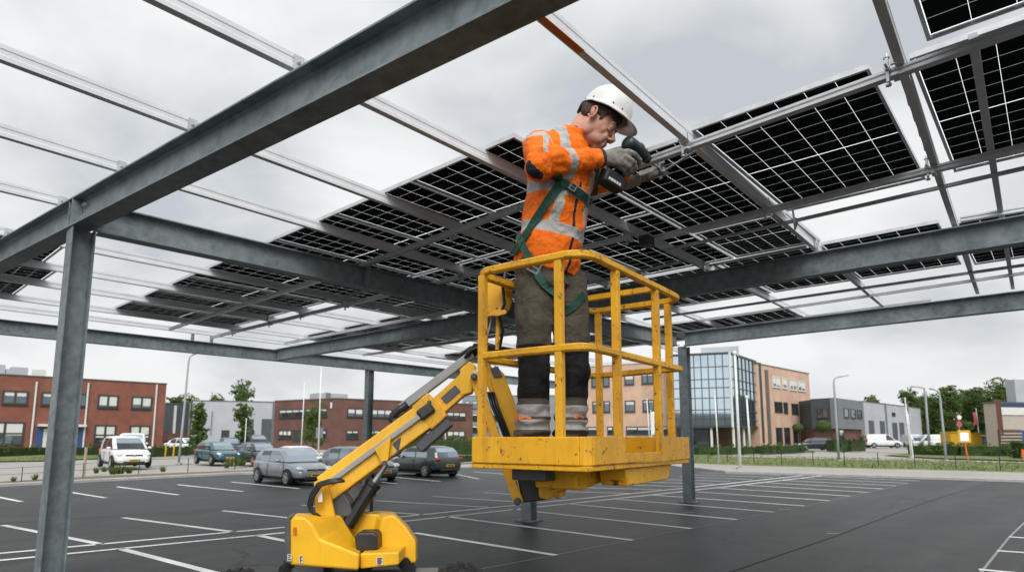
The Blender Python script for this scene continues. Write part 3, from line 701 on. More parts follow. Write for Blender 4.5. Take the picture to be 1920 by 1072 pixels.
M['bluepaint'] = simple('blue_paint', (0.03, 0.07, 0.22), 0.5)
M['redbrown'] = simple('red_brown_cladding', (0.12, 0.04, 0.03), 0.6)
M['beige'] = simple('beige_cladding', (0.42, 0.36, 0.31), 0.6)
M['navy'] = simple('navy_band', (0.02, 0.05, 0.13), 0.5)
def glass_mat(name, dark, refl, lo=0.35, scale=0.7, ior=1.9, k=0.8):
    t = NT(name); p = t.coord(); f = t.noise(p, scale, 3, 0.6, 0.3)
    c = t.ramp(f, [(0.35, dark), (0.5, [(a + b) / 2 for a, b in zip(dark, refl)]), (0.65, refl)])
    fr = t.n('ShaderNodeFresnel'); fr.inputs[0].default_value = ior
    gl = t.n('ShaderNodeBsdfGlossy'); gl.inputs[0].default_value = (0.74, 0.86, 0.95, 1); gl.inputs['Roughness'].default_value = 0.03
    t.set(c, 0.2, 0, 0.3); mx = t.n('ShaderNodeMixShader')
    t.l(t.math('ADD', t.math('MULTIPLY', fr.outputs[0], k), lo), mx.inputs[0]); t.l(t.p.outputs[0], mx.inputs[1]); t.l(gl.outputs[0], mx.inputs[2]); t.l(mx.outputs[0], t.out.inputs[0])
    return t.mat
M['pane'] = glass_mat('window_glass', (0.012, 0.015, 0.016), (0.05, 0.058, 0.06), 0.12)
M['tower_glass'] = glass_mat('blue_curtain_glass', (0.012, 0.03, 0.04), (0.06, 0.11, 0.14), 0.58, .25)
M['blind'] = simple('window_blind', (0.62, 0.62, 0.59), 0.7)

class Face:
    """vertical wall plane between two ground points; px() turns a pixel into (s along, z)"""
    def __init__(s, p0, p1):
        s.p0 = Vector((p0[0], p0[1], 0)); s.p1 = Vector((p1[0], p1[1], 0)); s.d = (s.p1 - s.p0).normalized(); s.L = (s.p1 - s.p0).length
        s.n = Vector((s.d.y, -s.d.x, 0))
        if s.n.dot(s.p0) > 0: s.n = -s.n
    def px(s, x, y):
        r = ray(x, y); k = (s.p0 - CO).dot(s.n) / r.dot(s.n); P = CO + r * k
        return (P - s.p0).dot(s.d), P.z
    def P(s, a, z, out=0.0): return s.p0 + s.d * a + UP * z + s.n * out
def wall(face, top, parent, mat, depth, name='wall', z0=-.2):
    mb = MB(); c = face.p0 + face.d * face.L / 2 - face.n * depth / 2
    mb.box(c + UP * (top + z0) / 2, (face.L, depth, top - z0), face.d, face.n, UP)
    o = mb.build(name, mat, parent)
    cp = MB(); cp.box(c + UP * (top + .06), (face.L + .16, depth + .16, .12), face.d, face.n, UP); cp.build('roof_edge', M['roofcap'], parent)
    return o
def rect(face, x0, y0, x1, y1):
    xm, ym = (x0 + x1) / 2, (y0 + y1) / 2
    return face.px(x0, ym)[0], face.px(x1, ym)[0], face.px(xm, y1)[1], face.px(xm, y0)[1]
def window(face, r, parent, cols=2, blind=0.0, frame='winframe', name='window', rows=1, t=.07):
    a0, a1, z0, z1 = rect(face, *r)
    mb = MB(); cx = (a0 + a1) / 2
    for z in (z0 + t / 2, z1 - t / 2): mb.box(face.P(cx, z, .03), (a1 - a0, .12, t), face.d, face.n, UP)
    for i in range(cols + 1):
        a = a0 + t / 2 + (a1 - a0 - t) * i / cols; mb.box(face.P(a, (z0 + z1) / 2, .028), (t, .115, z1 - z0 - 2 * t), face.d, face.n, UP)
    for i in range(1, rows):
        z = z0 + (z1 - z0) * i / rows; mb.box(face.P(cx, z, .026), (a1 - a0 - 2 * t, .11, t * .8), face.d, face.n, UP)
    mb.box(face.P(cx, z0 - .04, .06), (a1 - a0 + .1, .2, .06), face.d, face.n, UP)
    w = mb.build(name, M[frame], parent)
    MB().box(face.P(cx, (z0 + z1) / 2, .012), (a1 - a0 - .02, .02, z1 - z0 - .02), face.d, face.n, UP).build('pane', M['pane'], w)
    if blind > 0:
        b = MB()
        for i in range(cols):
            wd_ = (a1 - a0) / cols; bl = blind * random.uniform(.7, 1.1)
            b.box(face.P(a0 + wd_ * (i + .5), z1 - t - (z1 - z0) * bl / 2, .026), (wd_ - t * 1.3, .006, (z1 - z0) * bl), face.d, face.n, UP)
        b.build('blind', M['blind'], w)
    return w
def slab(face, r, parent, mat, name, out=.1, th=.2):
    a0, a1, z0, z1 = rect(face, *r)
    return MB().box(face.P((a0 + a1) / 2, (z0 + z1) / 2, out - th / 2), (a1 - a0, th, z1 - z0), face.d, face.n, UP).build(name, M[mat], parent)
def pipe(face, x, y0, y1, parent, mat='whiteframe', r=.09):
    a, z1 = face.px(x, y0); _, z0 = face.px(x, y1)
    MB().tube([face.P(a, max(z0, 0), .12), face.P(a, z1, .12)], r, 8).build('downpipe', M[mat], parent)
def gp0(x, Y): p = at(x, HORIZON, Y); return (p.x, p.y)
random.seed(11)
# --- red brick offices, left
q1 = Vector((gp0(305, 72)[0], 72, 0)); q0 = q1 - GA * 40
b = thing('brick_building', 'two storey red brick office building with white downpipes at the left edge', 'building', q0)
f = Face(q0, q1); topz = zat(720, 72, 305); wall(f, topz, b, M['brick_red'], 14)
for r, c, bl in (((4, 732, 53, 758), 2, .3), ((77, 735, 120, 760), 2, .2), ((126, 737, 164, 762), 2, .0), ((183, 740, 222, 764.5), 2, .75), ((246, 743, 285, 766.5), 2, .7)): window(f, r, b, c, bl, t=.16)
for r, bl in (((-30, 790, 45, 834), .5), ((176, 796, 217, 834), .75), ((242, 797, 281, 833), .55)): window(f, r, b, 2, bl, rows=2, t=.16)
slab(f, (66, 800, 78, 846), b, 'bluepaint', 'door_surround'); slab(f, (146, 801, 158, 843), b, 'bluepaint', 'door_surround')
dr = slab(f, (80, 803, 110, 845), b, 'whiteframe', 'door', .03); slab(f, (118, 803, 143, 844), b, 'whiteframe', 'door', .03)
slab(f, (70, 795, 160, 799.5), b, 'whiteframe', 'porch_roof', .7, .7)
for x in (69, 166, 294): pipe(f, x, 714 + x * .022, 842 - x * .02, b)
pf = Face(q1 - GA * 36 + f.n * -4, q1 - GA * 15.5 + f.n * -4); wall(pf, zat(681, 66, 90), b, M['brick_red'], 5, 'penthouse', topz - .4)
slab(pf, (60, 693, 86, 708), b, 'whiteframe', 'vent', .1)
for x0, x1, y0, y1 in ((-6, 12, 682, 708), (24, 55, 687, 709), (13, 24, 690, 708)):
    u = slab(f, (x0, y0, x1, y1), b, 'clad_light', 'air_conditioner', -.8, 1.6)
# --- dark shed and light grey hall
b = thing('industrial_shed', 'low dark grey shed with brick base beside the red brick building', 'building', (*gp0(300, 92), 0))
f = Face(gp0(296, 92), gp0(357, 96)); wall(f, zat(757, 94, 330), b, M['clad_dark'], 12); slab(f, (297, 808, 357, 845), b, 'brick_brown', 'brick_base', .06)
slab(f, (325, 760, 329, 812), b, 'whiteframe', 'downpipe', .2); window(f, (300, 810, 313, 826), b, 2, .3)
b = thing('grey_hall', 'long light grey metal hall with dark gates behind the teal hatchback', 'building', (*gp0(357, 92), 0))
f = Face(gp0(357, 92), gp0(515, 96)); wall(f, zat(752.5, 94, 436), b, M['clad_light'], 20)
for r in ((490, 785, 509, 826), (458, 785, 475, 826)): slab(f, r, b, 'clad_dark', 'gate', .05)
window(f, (415, 806, 430, 819), b, 2)
for x in (357.8, 513): pipe(f, x, 754, 842, b, 'clad_mid', .12)
slab(f, (396, 770, 397.2, 815), b, 'clad_mid', 'downpipe', .15)
# --- brown brick offices
b = thing('brick_building', 'two storey brown brick office block behind the boom with a rooftop plant box', 'building', (*gp0(627, 80), 0))
f1 = Face(gp0(512, 85.8), gp0(627, 80)); f2 = Face(gp0(627, 80), gp0(886, 94)); tz = zat(747, 80, 627)
w_ = MB(); k0, k1, k2 = f1.p0, f1.p1, f2.p1; k3 = k2 + Vector((-4, 16, 0)); k4 = k0 + Vector((2, 14, 0))
w_.add([p + UP * z for z in (-.2, tz) for p in (k0, k1, k2, k3, k4)], [(0, 1, 6, 5), (1, 2, 7, 6), (2, 3, 8, 7), (3, 4, 9, 8), (4, 0, 5, 9), (5, 6, 7, 8, 9)])
w_.build('wall', M['brick_brown'], b)
for f in (f1, f2): MB().box(f.P(f.L / 2, tz + .05, -.08), (f.L, .3, .14), f.d, f.n, UP).build('roof_edge', M['roofcap'], b)
for f, r, c, bl, rw in ((f1, (524, 766, 614, 782), 7, .25, 1), (f1, (523, 806, 547, 822), 3, .6, 1), (f1, (591, 806, 612, 823), 2, .3, 1), (f2, (651, 766, 735, 782), 6, .5, 1), (f2, (838, 772, 873, 786), 3, .4, 1), (f2, (649, 806, 672, 822), 2, .2, 1),
                     (f2, (688, 806, 725, 821), 3, .3, 1), (f2, (788, 806, 829, 821.5), 4, .4, 1), (f2, (838, 807, 871, 822), 3, .5, 1), (f2, (760, 770, 800, 785), 4, .4, 1)): window(f, r, b, c, bl, rows=rw, t=.12)
slab(f1, (549, 806, 563, 828), b, 'winframe', 'entrance', .04)
slab(f1, (620, 754, 623, 765), b, 'whiteframe', 'wall_sign', .08); slab(f2, (614, 735, 670, 748), b, 'clad_light', 'rooftop_plant', -3, 3); slab(f2, (628, 733.5, 637, 748), b, 'clad_mid', 'rooftop_vent', -2.9, 1.5)
b = thing('office_block', 'blue grey office block rising behind the right end of the brown brick offices', 'building', (*gp0(868, 118), 0))
f = Face(gp0(866, 120), gp0(1050, 118)); wall(f, zat(742, 119, 890), b, M['clad_blue'], 12)
for y in (752, 775, 797):
    for x in (872, 886, 905, 925): window(f, (x, y, x + 9, y + 14), b, 1, .2)
# --- salmon offices with the glass tower
b = thing('salmon_office', 'three storey salmon brick office wing seen through the basket rails', 'building', (*gp0(1097, 90), 0))
f = Face(gp0(1055, 92.4), gp0(1274, 83.6)); wall(f, zat(675.5, 85, 1235), b, M['salmon'], 16)
slab(f, (1060, 677.5, 1272, 683), b, 'whiteframe', 'roof_band', .12)
for i, r in enumerate(((1109, 704, 1143, 725), (1171, 702, 1189, 721), (1203, 699, 1236, 719), (1085, 753, 1098, 773.5), (1111, 752, 1144, 773), (1172, 750.5, 1191, 772), (1205, 749, 1238, 771), (1085, 706, 1098, 727), (1248, 698, 1262, 718), (1248, 749, 1262, 771))):
    window(f, r, b, 3 if r[2] - r[0] > 25 else 1, .35 if i % 2 else .15, t=.14)
for r in ((1139, 799, 1159, 814), (1174, 799, 1262, 814), (1085, 800, 1120, 815)): window(f, r, b, 4 if r[2] - r[0] > 50 else 2, .3, t=.12)
b = thing('glass_tower', 'blue glass office tower with dark mullions standing on white columns', 'building', (*gp0(1375, 75), 0))
f1 = Face(gp0(1266, 77.4), gp0(1375, 75)); f2 = Face(gp0(1375, 75), gp0(1424, 83.8)); tz = zat(660, 75, 1375); uz = zat(801, 75, 1375)
k0, k1, k2 = f1.p0, f1.p1, f2.p1; k3 = k2 + Vector((-5, 9, 0)); k4 = k0 + Vector((1, 12, 0))
w_ = MB(); w_.add([p + UP * z for z in (uz, tz) for p in (k0, k1, k2, k3, k4)], [(0, 1, 6, 5), (1, 2, 7, 6), (2, 3, 8, 7), (3, 4, 9, 8), (4, 0, 5, 9), (5, 6, 7, 8, 9), (4, 3, 2, 1, 0)])
w_.build('glass_wall', M['tower_glass'], b)
rowsy = (688, 711, 727, 746, 768, 785)
for f, nb_ in ((f1, 8), (f2, 7)):
    mu = MB(); yref = 1320 if f is f1 else 1400
    for i in range(nb_ + 1): mu.box(f.P(f.L * i / nb_, (uz + tz) / 2, .03), (.11, .12, tz - uz), f.d, f.n, UP)
    for y in rowsy:
        z = zat(y, 76, 1335); mu.box(f.P(f.L / 2, z, .028), (f.L, .11, .10), f.d, f.n, UP)
    for z in (uz + .15, tz - .1): mu.box(f.P(f.L / 2, z, .034), (f.L, .13, .28), f.d, f.n, UP)
    mu.build('mullions', M['winframe'], b)
mb = MB(); mb.tube([f1.p1 + f1.n * .1 + UP * uz, f1.p1 + f1.n * .1 + UP * tz], .16, 8); mb.build('corner_post', M['whiteframe'], b)
g1 = Face(k0 - f1.n * 3 , k1 - f1.n * 3 - f1.d * 3); MB().box(g1.P(g1.L / 2, uz / 2, -1), (g1.L, 2, uz), g1.d, g1.n, UP).build('entrance_hall', M['pane'], b)
for i, a in enumerate((2.0, 5.4, 8.6)):
    MB().tube([f1.P(a * .8, -.1, -.4), f1.P(a * .8, uz, -.4)], .16, 10).build('column', M['whiteframe'], b)
MB().tube([f2.P(5.5, -.1, -.4), f2.P(5.5, uz, -.4)], .16, 10).build('column', M['whiteframe'], b)
slab(f1, (1312, 645, 1385, 664), b, 'clad_light', 'rooftop_plant', -2.5, 4)
b = thing('salmon_office', 'three storey salmon brick wing right of the glass tower, with ball trees in front', 'building', (*gp0(1424, 83), 0))
f = Face(gp0(1425, 83), gp0(1524, 96.5)); tz = zat(681.5, 83, 1425); wall(f, tz, b, M['salmon'], 9)
for i, r in enumerate(((1448, 706, 1462, 726), (1466.5, 708, 1475, 728), (1480, 711, 1493, 731), (1496, 714, 1509, 733), (1452, 753, 1466.5, 772), (1469, 754, 1476.5, 774), (1484, 756.5, 1496, 775), (1500, 758, 1512.5, 776))):
    window(f, r, b, 2 if r[2] - r[0] > 10 else 1, .7 if i < 4 else .0, 'whiteframe' if i < 4 else 'winframe', t=.1)
for r in ((1455, 801, 1466.5, 832), (1470.5, 801, 1481, 832), (1487, 801, 1499, 830), (1503, 801, 1515, 829)): window(f, r, b, 1, 0, rows=2, t=.1)
slab(f, (1437, 694, 1442, 832), b, 'roofcap', 'rain_pipe', .15); slab(f, (1426, 684, 1430, 830), b, 'winframe', 'edge_strip', .05, .1)  # pipe, and a dark strip down the wall's left edge
mb = MB(); a_, z_ = f.px(1446, 681); mb.box(f.P(a_, tz + .5, -2), (1.2, .6, .5), f.d, f.n, UP); mb.tube([f.P(a_, tz, -2), f.P(a_, tz + .4, -2)], .08, 6); mb.build('rooftop_vent', M['clad_dark'], b)
# --- dark grey and light grey halls, right
b = thing('dark_office', 'dark grey clad office box with three small windows right of the salmon wing', 'building', (*gp0(1569, 85), 0))
f1 = Face(gp0(1524, 88), gp0(1569, 85)); f2 = Face(gp0(1569, 85), gp0(1623, 93.6)); tz = zat(745, 85, 1569); uz = zat(803, 85, 1569)
k0, k1, k2 = f1.p0, f1.p1, f2.p1; k3 = k2 + Vector((-5, 9, 0)); k4 = k0 + Vector((1, 12, 0))
for f, m in ((f1, 'clad_dark'), (f2, 'clad_mid')): MB().box(f.P(f.L / 2, (tz + uz) / 2, -.3), (f.L, .6, tz - uz), f.d, f.n, UP).build('wall', M[m], b)
w_ = MB(); w_.add([p + UP * z for z in (-.1, uz - .02) for p in (k0 - f1.n * .5, k1 + Vector((0, .7, 0)), k2 - f2.n * .5, k3, k4)], [(0, 1, 6, 5), (1, 2, 7, 6), (2, 3, 8, 7), (3, 4, 9, 8), (4, 0, 5, 9), (5, 6, 7, 8, 9)]); w_.build('ground_floor', M['brick_brown'], b)
w_ = MB(); w_.add([p + UP * z for z in (uz, tz - .05) for p in (k0 - f1.n * .62, k1 + Vector((0, .8, 0)), k2 - f2.n * .62, k3, k4)], [(0, 1, 6, 5), (1, 2, 7, 6), (2, 3, 8, 7), (3, 4, 9, 8), (4, 0, 5, 9), (5, 6, 7, 8, 9), (4, 3, 2, 1, 0)]); w_.build('upper_floor', M['clad_dark'], b)
for r in ((1582, 765, 1591, 782), (1595, 767, 1604, 783), (1607, 768.5, 1615.5, 783.5)): window(f2, r, b, 1, .0, t=.1)
window(f1, (1532, 766, 1553, 783), b, 2, 0, t=.06); window(f2, (1573, 805, 1581, 818), b, 1, .4)
b = thing('grey_hall', 'light grey hall with four dark doors behind the white van at right', 'building', (*gp0(1623, 95), 0))
f = Face(gp0(1623.5, 95), gp0(1730, 117)); wall(f, zat(752.5, 95, 1623), b, M['clad_light'], 9)
for r in ((1629.5, 788, 1639, 824), (1650.5, 789, 1659.5, 824), (1673.5, 792, 1682.5, 824), (1687, 792, 1695.5, 824)): slab(f, r, b, 'clad_dark', 'door', .05)
window(f, (1672, 773, 1678, 779), b, 1); slab(f, (1660.5, 756, 1661.5, 820), b, 'clad_mid', 'downpipe', .2); slab(f, (1700, 757, 1703, 822), b, 'clad_mid', 'downpipe', .2)
b = thing('shop_building', 'low building with navy and white bands at the right edge', 'building', (*gp0(1872, 58), 0))
f = Face(gp0(1873, 58), gp0(2020, 60)); tz = zat(755, 58, 1873); wall(f, tz, b, M['beige'], 1.2)
slab(f, (1872.5, 756, 2018, 763.5), b, 'navy', 'roof_band', .12); slab(f, (1873, 764, 2018, 778), b, 'whiteframe', 'wall_band', .1); slab(f, (1873, 805, 1914, 842), b, 'bark', 'slat_screen', .14)
for y in (811, 817, 823, 829): slab(f, (1874, y, 1913, y + 2.2), b, 'beige', 'slat', .18)
slab(f, (1914, 806, 1935, 845), b, 'bluepaint', 'door', .1)
fs = Face(gp0(1862, 64), gp0(1873, 58)); MB().box(fs.P(fs.L / 2, (zat(757, 61, 1867) + 1.6) / 2 + .2, -.2), (fs.L, .4, zat(757, 61, 1867) - 1.5), fs.d, fs.n, UP).build('side_wall', M['redbrown'], b)
slab(f, (1908, 712, 2018, 757), b, 'clad_light', 'upper_storey', -.2, .9)
# ================================================================== street furniture
M['lamp_grey'] = simple('lamp_post_grey', (0.36, 0.38, 0.39), 0.5, 0.3)
M['pole_white'] = simple('white_pole', (0.68, 0.69, 0.69), 0.45)
M['fence_black'] = simple('fence_black', (0.02, 0.021, 0.02), 0.6)
M['wood'] = simple('stake_wood', (0.36, 0.30, 0.22), 0.85)
M['red'] = simple('sign_red', (0.42, 0.09, 0.10), 0.5)
M['flag_red'] = simple('flag_red', (0.45, 0.10, 0.12), 0.8)
M['flag_blue'] = simple('flag_blue', (0.04, 0.13, 0.36), 0.8)
M['yellow_bin'] = simple('yellow_bin', (0.55, 0.32, 0.02), 0.5)
M['orange'] = simple('orange_plastic', (0.62, 0.13, 0.015), 0.45)
def lamp(base, Y, pts, label, r=.07):
    """pts: pixel polyline from foot to lamp head"""
    P = [at(x, y, Y) for x, y in pts]; g = Vector((P[0].x, P[0].y, -.06))
    t = thing('street_lamp', label, 'street lamp', g, 0, 'street lamps')
    P[0] = g; n = len(P); k = Y / 36
    MB().tube(P[:-1], [r * k * (1 - .5 * i / (n - 1)) for i in range(n - 1)], 8).build('post', M['lamp_grey'], t, smooth=True)
    d = (P[-1] - P[-2]).normalized()
    h = MB(); h.box((P[-1] + P[-2]) / 2, ((P[-1] - P[-2]).length, .17 * k, .07 * k), d, d.cross(UP).normalized(), d.cross(UP).cross(d).normalized()); h.build('lamp_head', M['lamp_grey'], t, bevel=.02)
    MB().box(g + UP * .05, (.3 * k, .3 * k, .1)).build('foot', M['concrete'], t, bevel=.02)
lamp(0, 35, [(335, 867), (341, 810), (346, 761), (351, 705), (353.5, 680), (356, 669), (361, 665), (371, 661)], 'tall grey street lamp by the white people carrier on the left')
lamp(0, 39, [(1573, 862), (1569, 800), (1565, 740), (1563, 716), (1565, 709), (1571, 706.5), (1578, 705.5), (1591, 703)], 'street lamp in front of the dark grey office, arm to the right')
lamp(0, 40, [(1774, 861), (1768, 800), (1763, 750), (1761, 736), (1757, 732), (1751, 730), (1743, 728)], 'nearer of the two street lamps whose arms point left, by the yellow framed sign')
lamp(0, 86, [(1743, 840), (1738, 780), (1735, 740), (1733, 728), (1728, 726), (1721, 725.2), (1708, 724.3)], 'farther of the two street lamps whose arms point left, behind the shrubs')
def mast(pts, Y, label, name='flagpole', r=.05):
    P = [at(x, y, Y) for x, y in pts]; g = Vector((P[0].x, P[0].y, -.06)); P[0] = g
    t = thing(name, label, name, g, 0, 'white poles')
    MB().tube(P, [r, r * .7], 8).build('pole', M['pole_white'], t, smooth=True)
    MB().lathe([(r * 1.2, 0), (r * 1.4, r), (r * .6, r * 2.2)], P[1], UP, 8).build('finial', M['pole_white'], t)
    MB().box(g + UP * .06, (r * 4, r * 4, .1)).build('foot', M['concrete'], t)
    return t
mast([(565, 832), (571, 720)], 55, 'white flagpole in front of the left face of the brown brick offices')
mast([(597, 839), (602.5, 684)], 52, 'tallest white pole left of the far carport column', r=.06)
mast([(1348, 863), (1340, 735)], 37, 'white pole left of the tall mast before the glass tower', r=.045)
mast([(1388, 877), (1377.5, 664)], 29, 'tall white mast at the pavement in front of the glass tower corner', r=.075)
mast([(1407, 842), (1400, 746)], 60, 'thick white pole between the mast and the salmon wing', r=.12)
mast([(1219, 830), (1213, 749)], 60, 'white pole seen through the basket before the salmon offices', r=.06)
mast([(836, 832), (834, 780)], 60, 'short white pole by the hedge behind the grey hatchback')
mast([(458, 846), (462, 786)], 48, 'thin white stake beside the young tree before the grey hall', r=.04)
mast([(1708, 852), (1697, 748)], 46, 'white pole carrying a narrow white banner right of the grey hall', r=.05)
def flag(x0, y0, x1, y1, Y, mat, label, pole):
    P = [at(*pole[0], Y), at(*pole[1], Y)]; g = Vector((P[0].x, P[0].y, -.06)); t = thing('flag', label, 'flag', g, 0, 'hanging flags')
    MB().tube([g, P[1]], [.05, .035], 8).build('pole', M['pole_white'], t)
    f = MB(); n = 10; m = 4; vs = []; fs = []
    for i in range(n + 1):
        for j in range(m + 1):
            p = at(x1 + (x0 - x1) * j / m, y0 + (y1 - y0) * (i / n) + (j / m) * 2, Y); vs.append(p + Vector((0, .09 * sin(j * 2.1 + i * .5), 0)))
    for i in range(n):
        for j in range(m): a = i * (m + 1) + j; fs.append((a, a + 1, a + m + 2, a + m + 1))
    o = f.add(vs, fs).build('cloth', mat, t, smooth=True); md = o.modifiers.new('thick', 'SOLIDIFY'); md.thickness = .012
flag(1825, 771, 1832, 797, 62, M['flag_red'], 'red flag hanging beside its pole in front of the trees', [(1837, 822), (1830, 765)])
flag(1849, 764, 1856, 797, 60, M['flag_blue'], 'blue flag hanging beside its pole near the right edge building', [(1861, 822), (1854, 762)])
flag(1699, 776, 1705, 796, 46.1, M['pole_white'], 'narrow white banner on the pole right of the grey hall', [(1711, 845), (1701, 770)])
flag(1221, 815 - 45, 1229, 815, 58, M['pole_white'], 'white banner by the salmon offices seen through the basket', [(1222, 828), (1220, 768)])
def fence(posts, label, h_px=27, wires=2):
    g = [gz(x, y) - UP * .03 for x, y in posts]; t = thing('wire_fence', label, 'fence', g[0])
    H = []
    for p in g:
        hh = .78 * p.y / 33; H.append(hh); MB().tube([p, p + UP * hh], .022 * p.y / 33, 6).build('post', M['fence_black'], t)
    for k in range(wires):
        w_ = MB(); fr = 1 - .42 * k
        w_.tube([p + UP * (h * fr - .02) for p, h in zip(g, H)], .006, 4); w_.build('wire', M['fence_black'], t)
fence([(1328, 865), (1364, 866), (1414, 867.5), (1466, 869), (1525, 871), (1584, 872), (1647, 874), (1716, 876), (1793, 878), (1876, 881), (1970, 884)], 'black wire fence with thin posts along the right hand grass verge')
fence([(-40, 905), (40, 901), (155, 894), (260, 887.5), (352, 884), (440, 879)], 'black wire fence with thin posts on the left soil strip')
s_ = gz(157, 893); t = thing('stake', 'pale wooden stake leaning by the near column at left', 'stake', s_)
MB().tube([s_ - UP * .05, at(162, 838, s_.y)], .05, 6).build('post', M['wood'], t)
# signs and bins at the right
t = thing('road_sign', 'yellow framed white notice board on an orange post among the shrubs', 'sign', gp(1811, 42))
g = gp(1811, 42); MB().tube([g, at(1809, 829, 42)], .05, 8).build('post', M['orange'], t)
MB().box(at(1808, 818, 42), (.85, .06, .85)).build('board', M['yellow_bin'], t, bevel=.02); MB().box(at(1808, 818.5, 41.95), (.58, .04, .58)).build('notice', M['white'], t)
t = thing('road_sign', 'pair of round red road signs on one post before the trees', 'sign', gp(1799, 60))
MB().tube([gp(1799, 60), at(1797, 778, 60)], .04, 8).build('post', M['lamp_grey'], t)
for y in (782, 795): d_ = MB().lathe([(.27, 0), (.27, .03)], at(1797.5, y, 60) + Vector((0, -.08, 0)), (0, 1, 0), 20).build('sign_disc', M['red'], t)
MB().lathe([(.2, 0), (.2, .02)], at(1797.5, 782, 60) + Vector((0, -.10, 0)), (0, 1, 0), 18).build('sign_centre', M['white'], t)
for x0, x1, y0, y1, lb in ((1777, 1794, 809, 826, 'yellow skip left of the yellow framed sign'), (1818, 1832, 811, 827, 'yellow skip right of the yellow framed sign')):
    Y = 62; a = at(x0, y1, Y); c_ = at(x1, y0, Y); g = Vector(((a.x + c_.x) / 2, Y, -.05)); t = thing('skip', lb, 'skip', g, 0, 'yellow skips')
    w_ = c_.x - a.x; MB().prism([(-w_ / 2, 0), (w_ / 2, 0), (w_ / 2 * 1.1, c_.z), (-w_ / 2 * 1.1, c_.z)], g + UP * .0, (1, 0, 0), UP, (0, 1, 0), -.5, 1.0).build('body', M['yellow_bin'], t, bevel=.03)
    MB().box(g + UP * (c_.z + .03) + Vector((0, .2, 0)), (w_ * 1.16, 1.6, .08)).build('rim', M['yellow_bin'], t)
Y = 43; a = at(1916, 868, Y); t = thing('traffic_post', 'orange and white post at the very right edge of the photo', 'post', gp(1920, Y))
MB().tube([gp(1920, Y), at(1918, 857, Y)], .07, 8).build('white_base', M['white'], t); MB().tube([at(1918, 857, Y), at(1917.5, 842, Y)], [.10, .09], 10).build('orange_top', M['orange'], t)
t = thing('sign_board', 'grey information board beside the tall pole and young tree', 'sign', gp(599, 53))
MB().box(at(599, 811, 53), (.62, .08, .92)).build('board', M['clad_mid'], t, bevel=.01); MB().tube([gp(599, 53), at(599, 805, 53)], .05, 6).build('post', M['lamp_grey'], t)
for x in (312, 327):
    t = thing('bollard', 'yellow bollard in the hedge %s of the left lamp post' % ('well left' if x == 312 else 'just left'), 'bollard', gp(x, 48)); MB().tube([gp(x, 48), at(x, 833, 48)], .06, 8).build('post', M['yellow_bin'], t); MB().lathe([(.062, 0), (.05, .03), (.01, .05)], at(x, 833, 48), UP, 8).build('cap', M['plastic'], t)

# ================================================================== cars
def paint(name, col, metal=0.35, rough=0.32):
    t = NT(name); p = t.coord(); f = t.noise(p, 3, 4, 0.6)
    t.set(t.ramp(f, [(0.3, [c * .93 for c in col]), (0.7, [c * 1.05 for c in col])]), rough, metal, 0.5)
    t.p.inputs['Coat Weight'].default_value = 0.7; t.p.inputs['Coat Roughness'].default_value = 0.06
    return t.mat
M['car_glass'] = glass_mat('car_glass', (0.012, 0.014, 0.015), (0.03, 0.034, 0.036), 0.02, 2, 1.45, .6)
M['car_side_glass'] = glass_mat('car_side_glass', (0.010, 0.012, 0.013), (0.04, 0.046, 0.05), 0.04, 2, 1.4, .35)
M['rim'] = simple('alloy_rim', (0.50, 0.51, 0.52), 0.35, 0.7)
M['headlight'] = simple('headlight_glass', (0.62, 0.64, 0.66), 0.12, 0.2, 0.6)
M['tail'] = simple('tail_light_red', (0.42, 0.015, 0.012), 0.2, 0, 0.6)
M['plate'] = simple('yellow_plate', (0.72, 0.45, 0.03), 0.5)
M['plate_ink'] = simple('plate_ink', (0.03, 0.025, 0.02), 0.6)
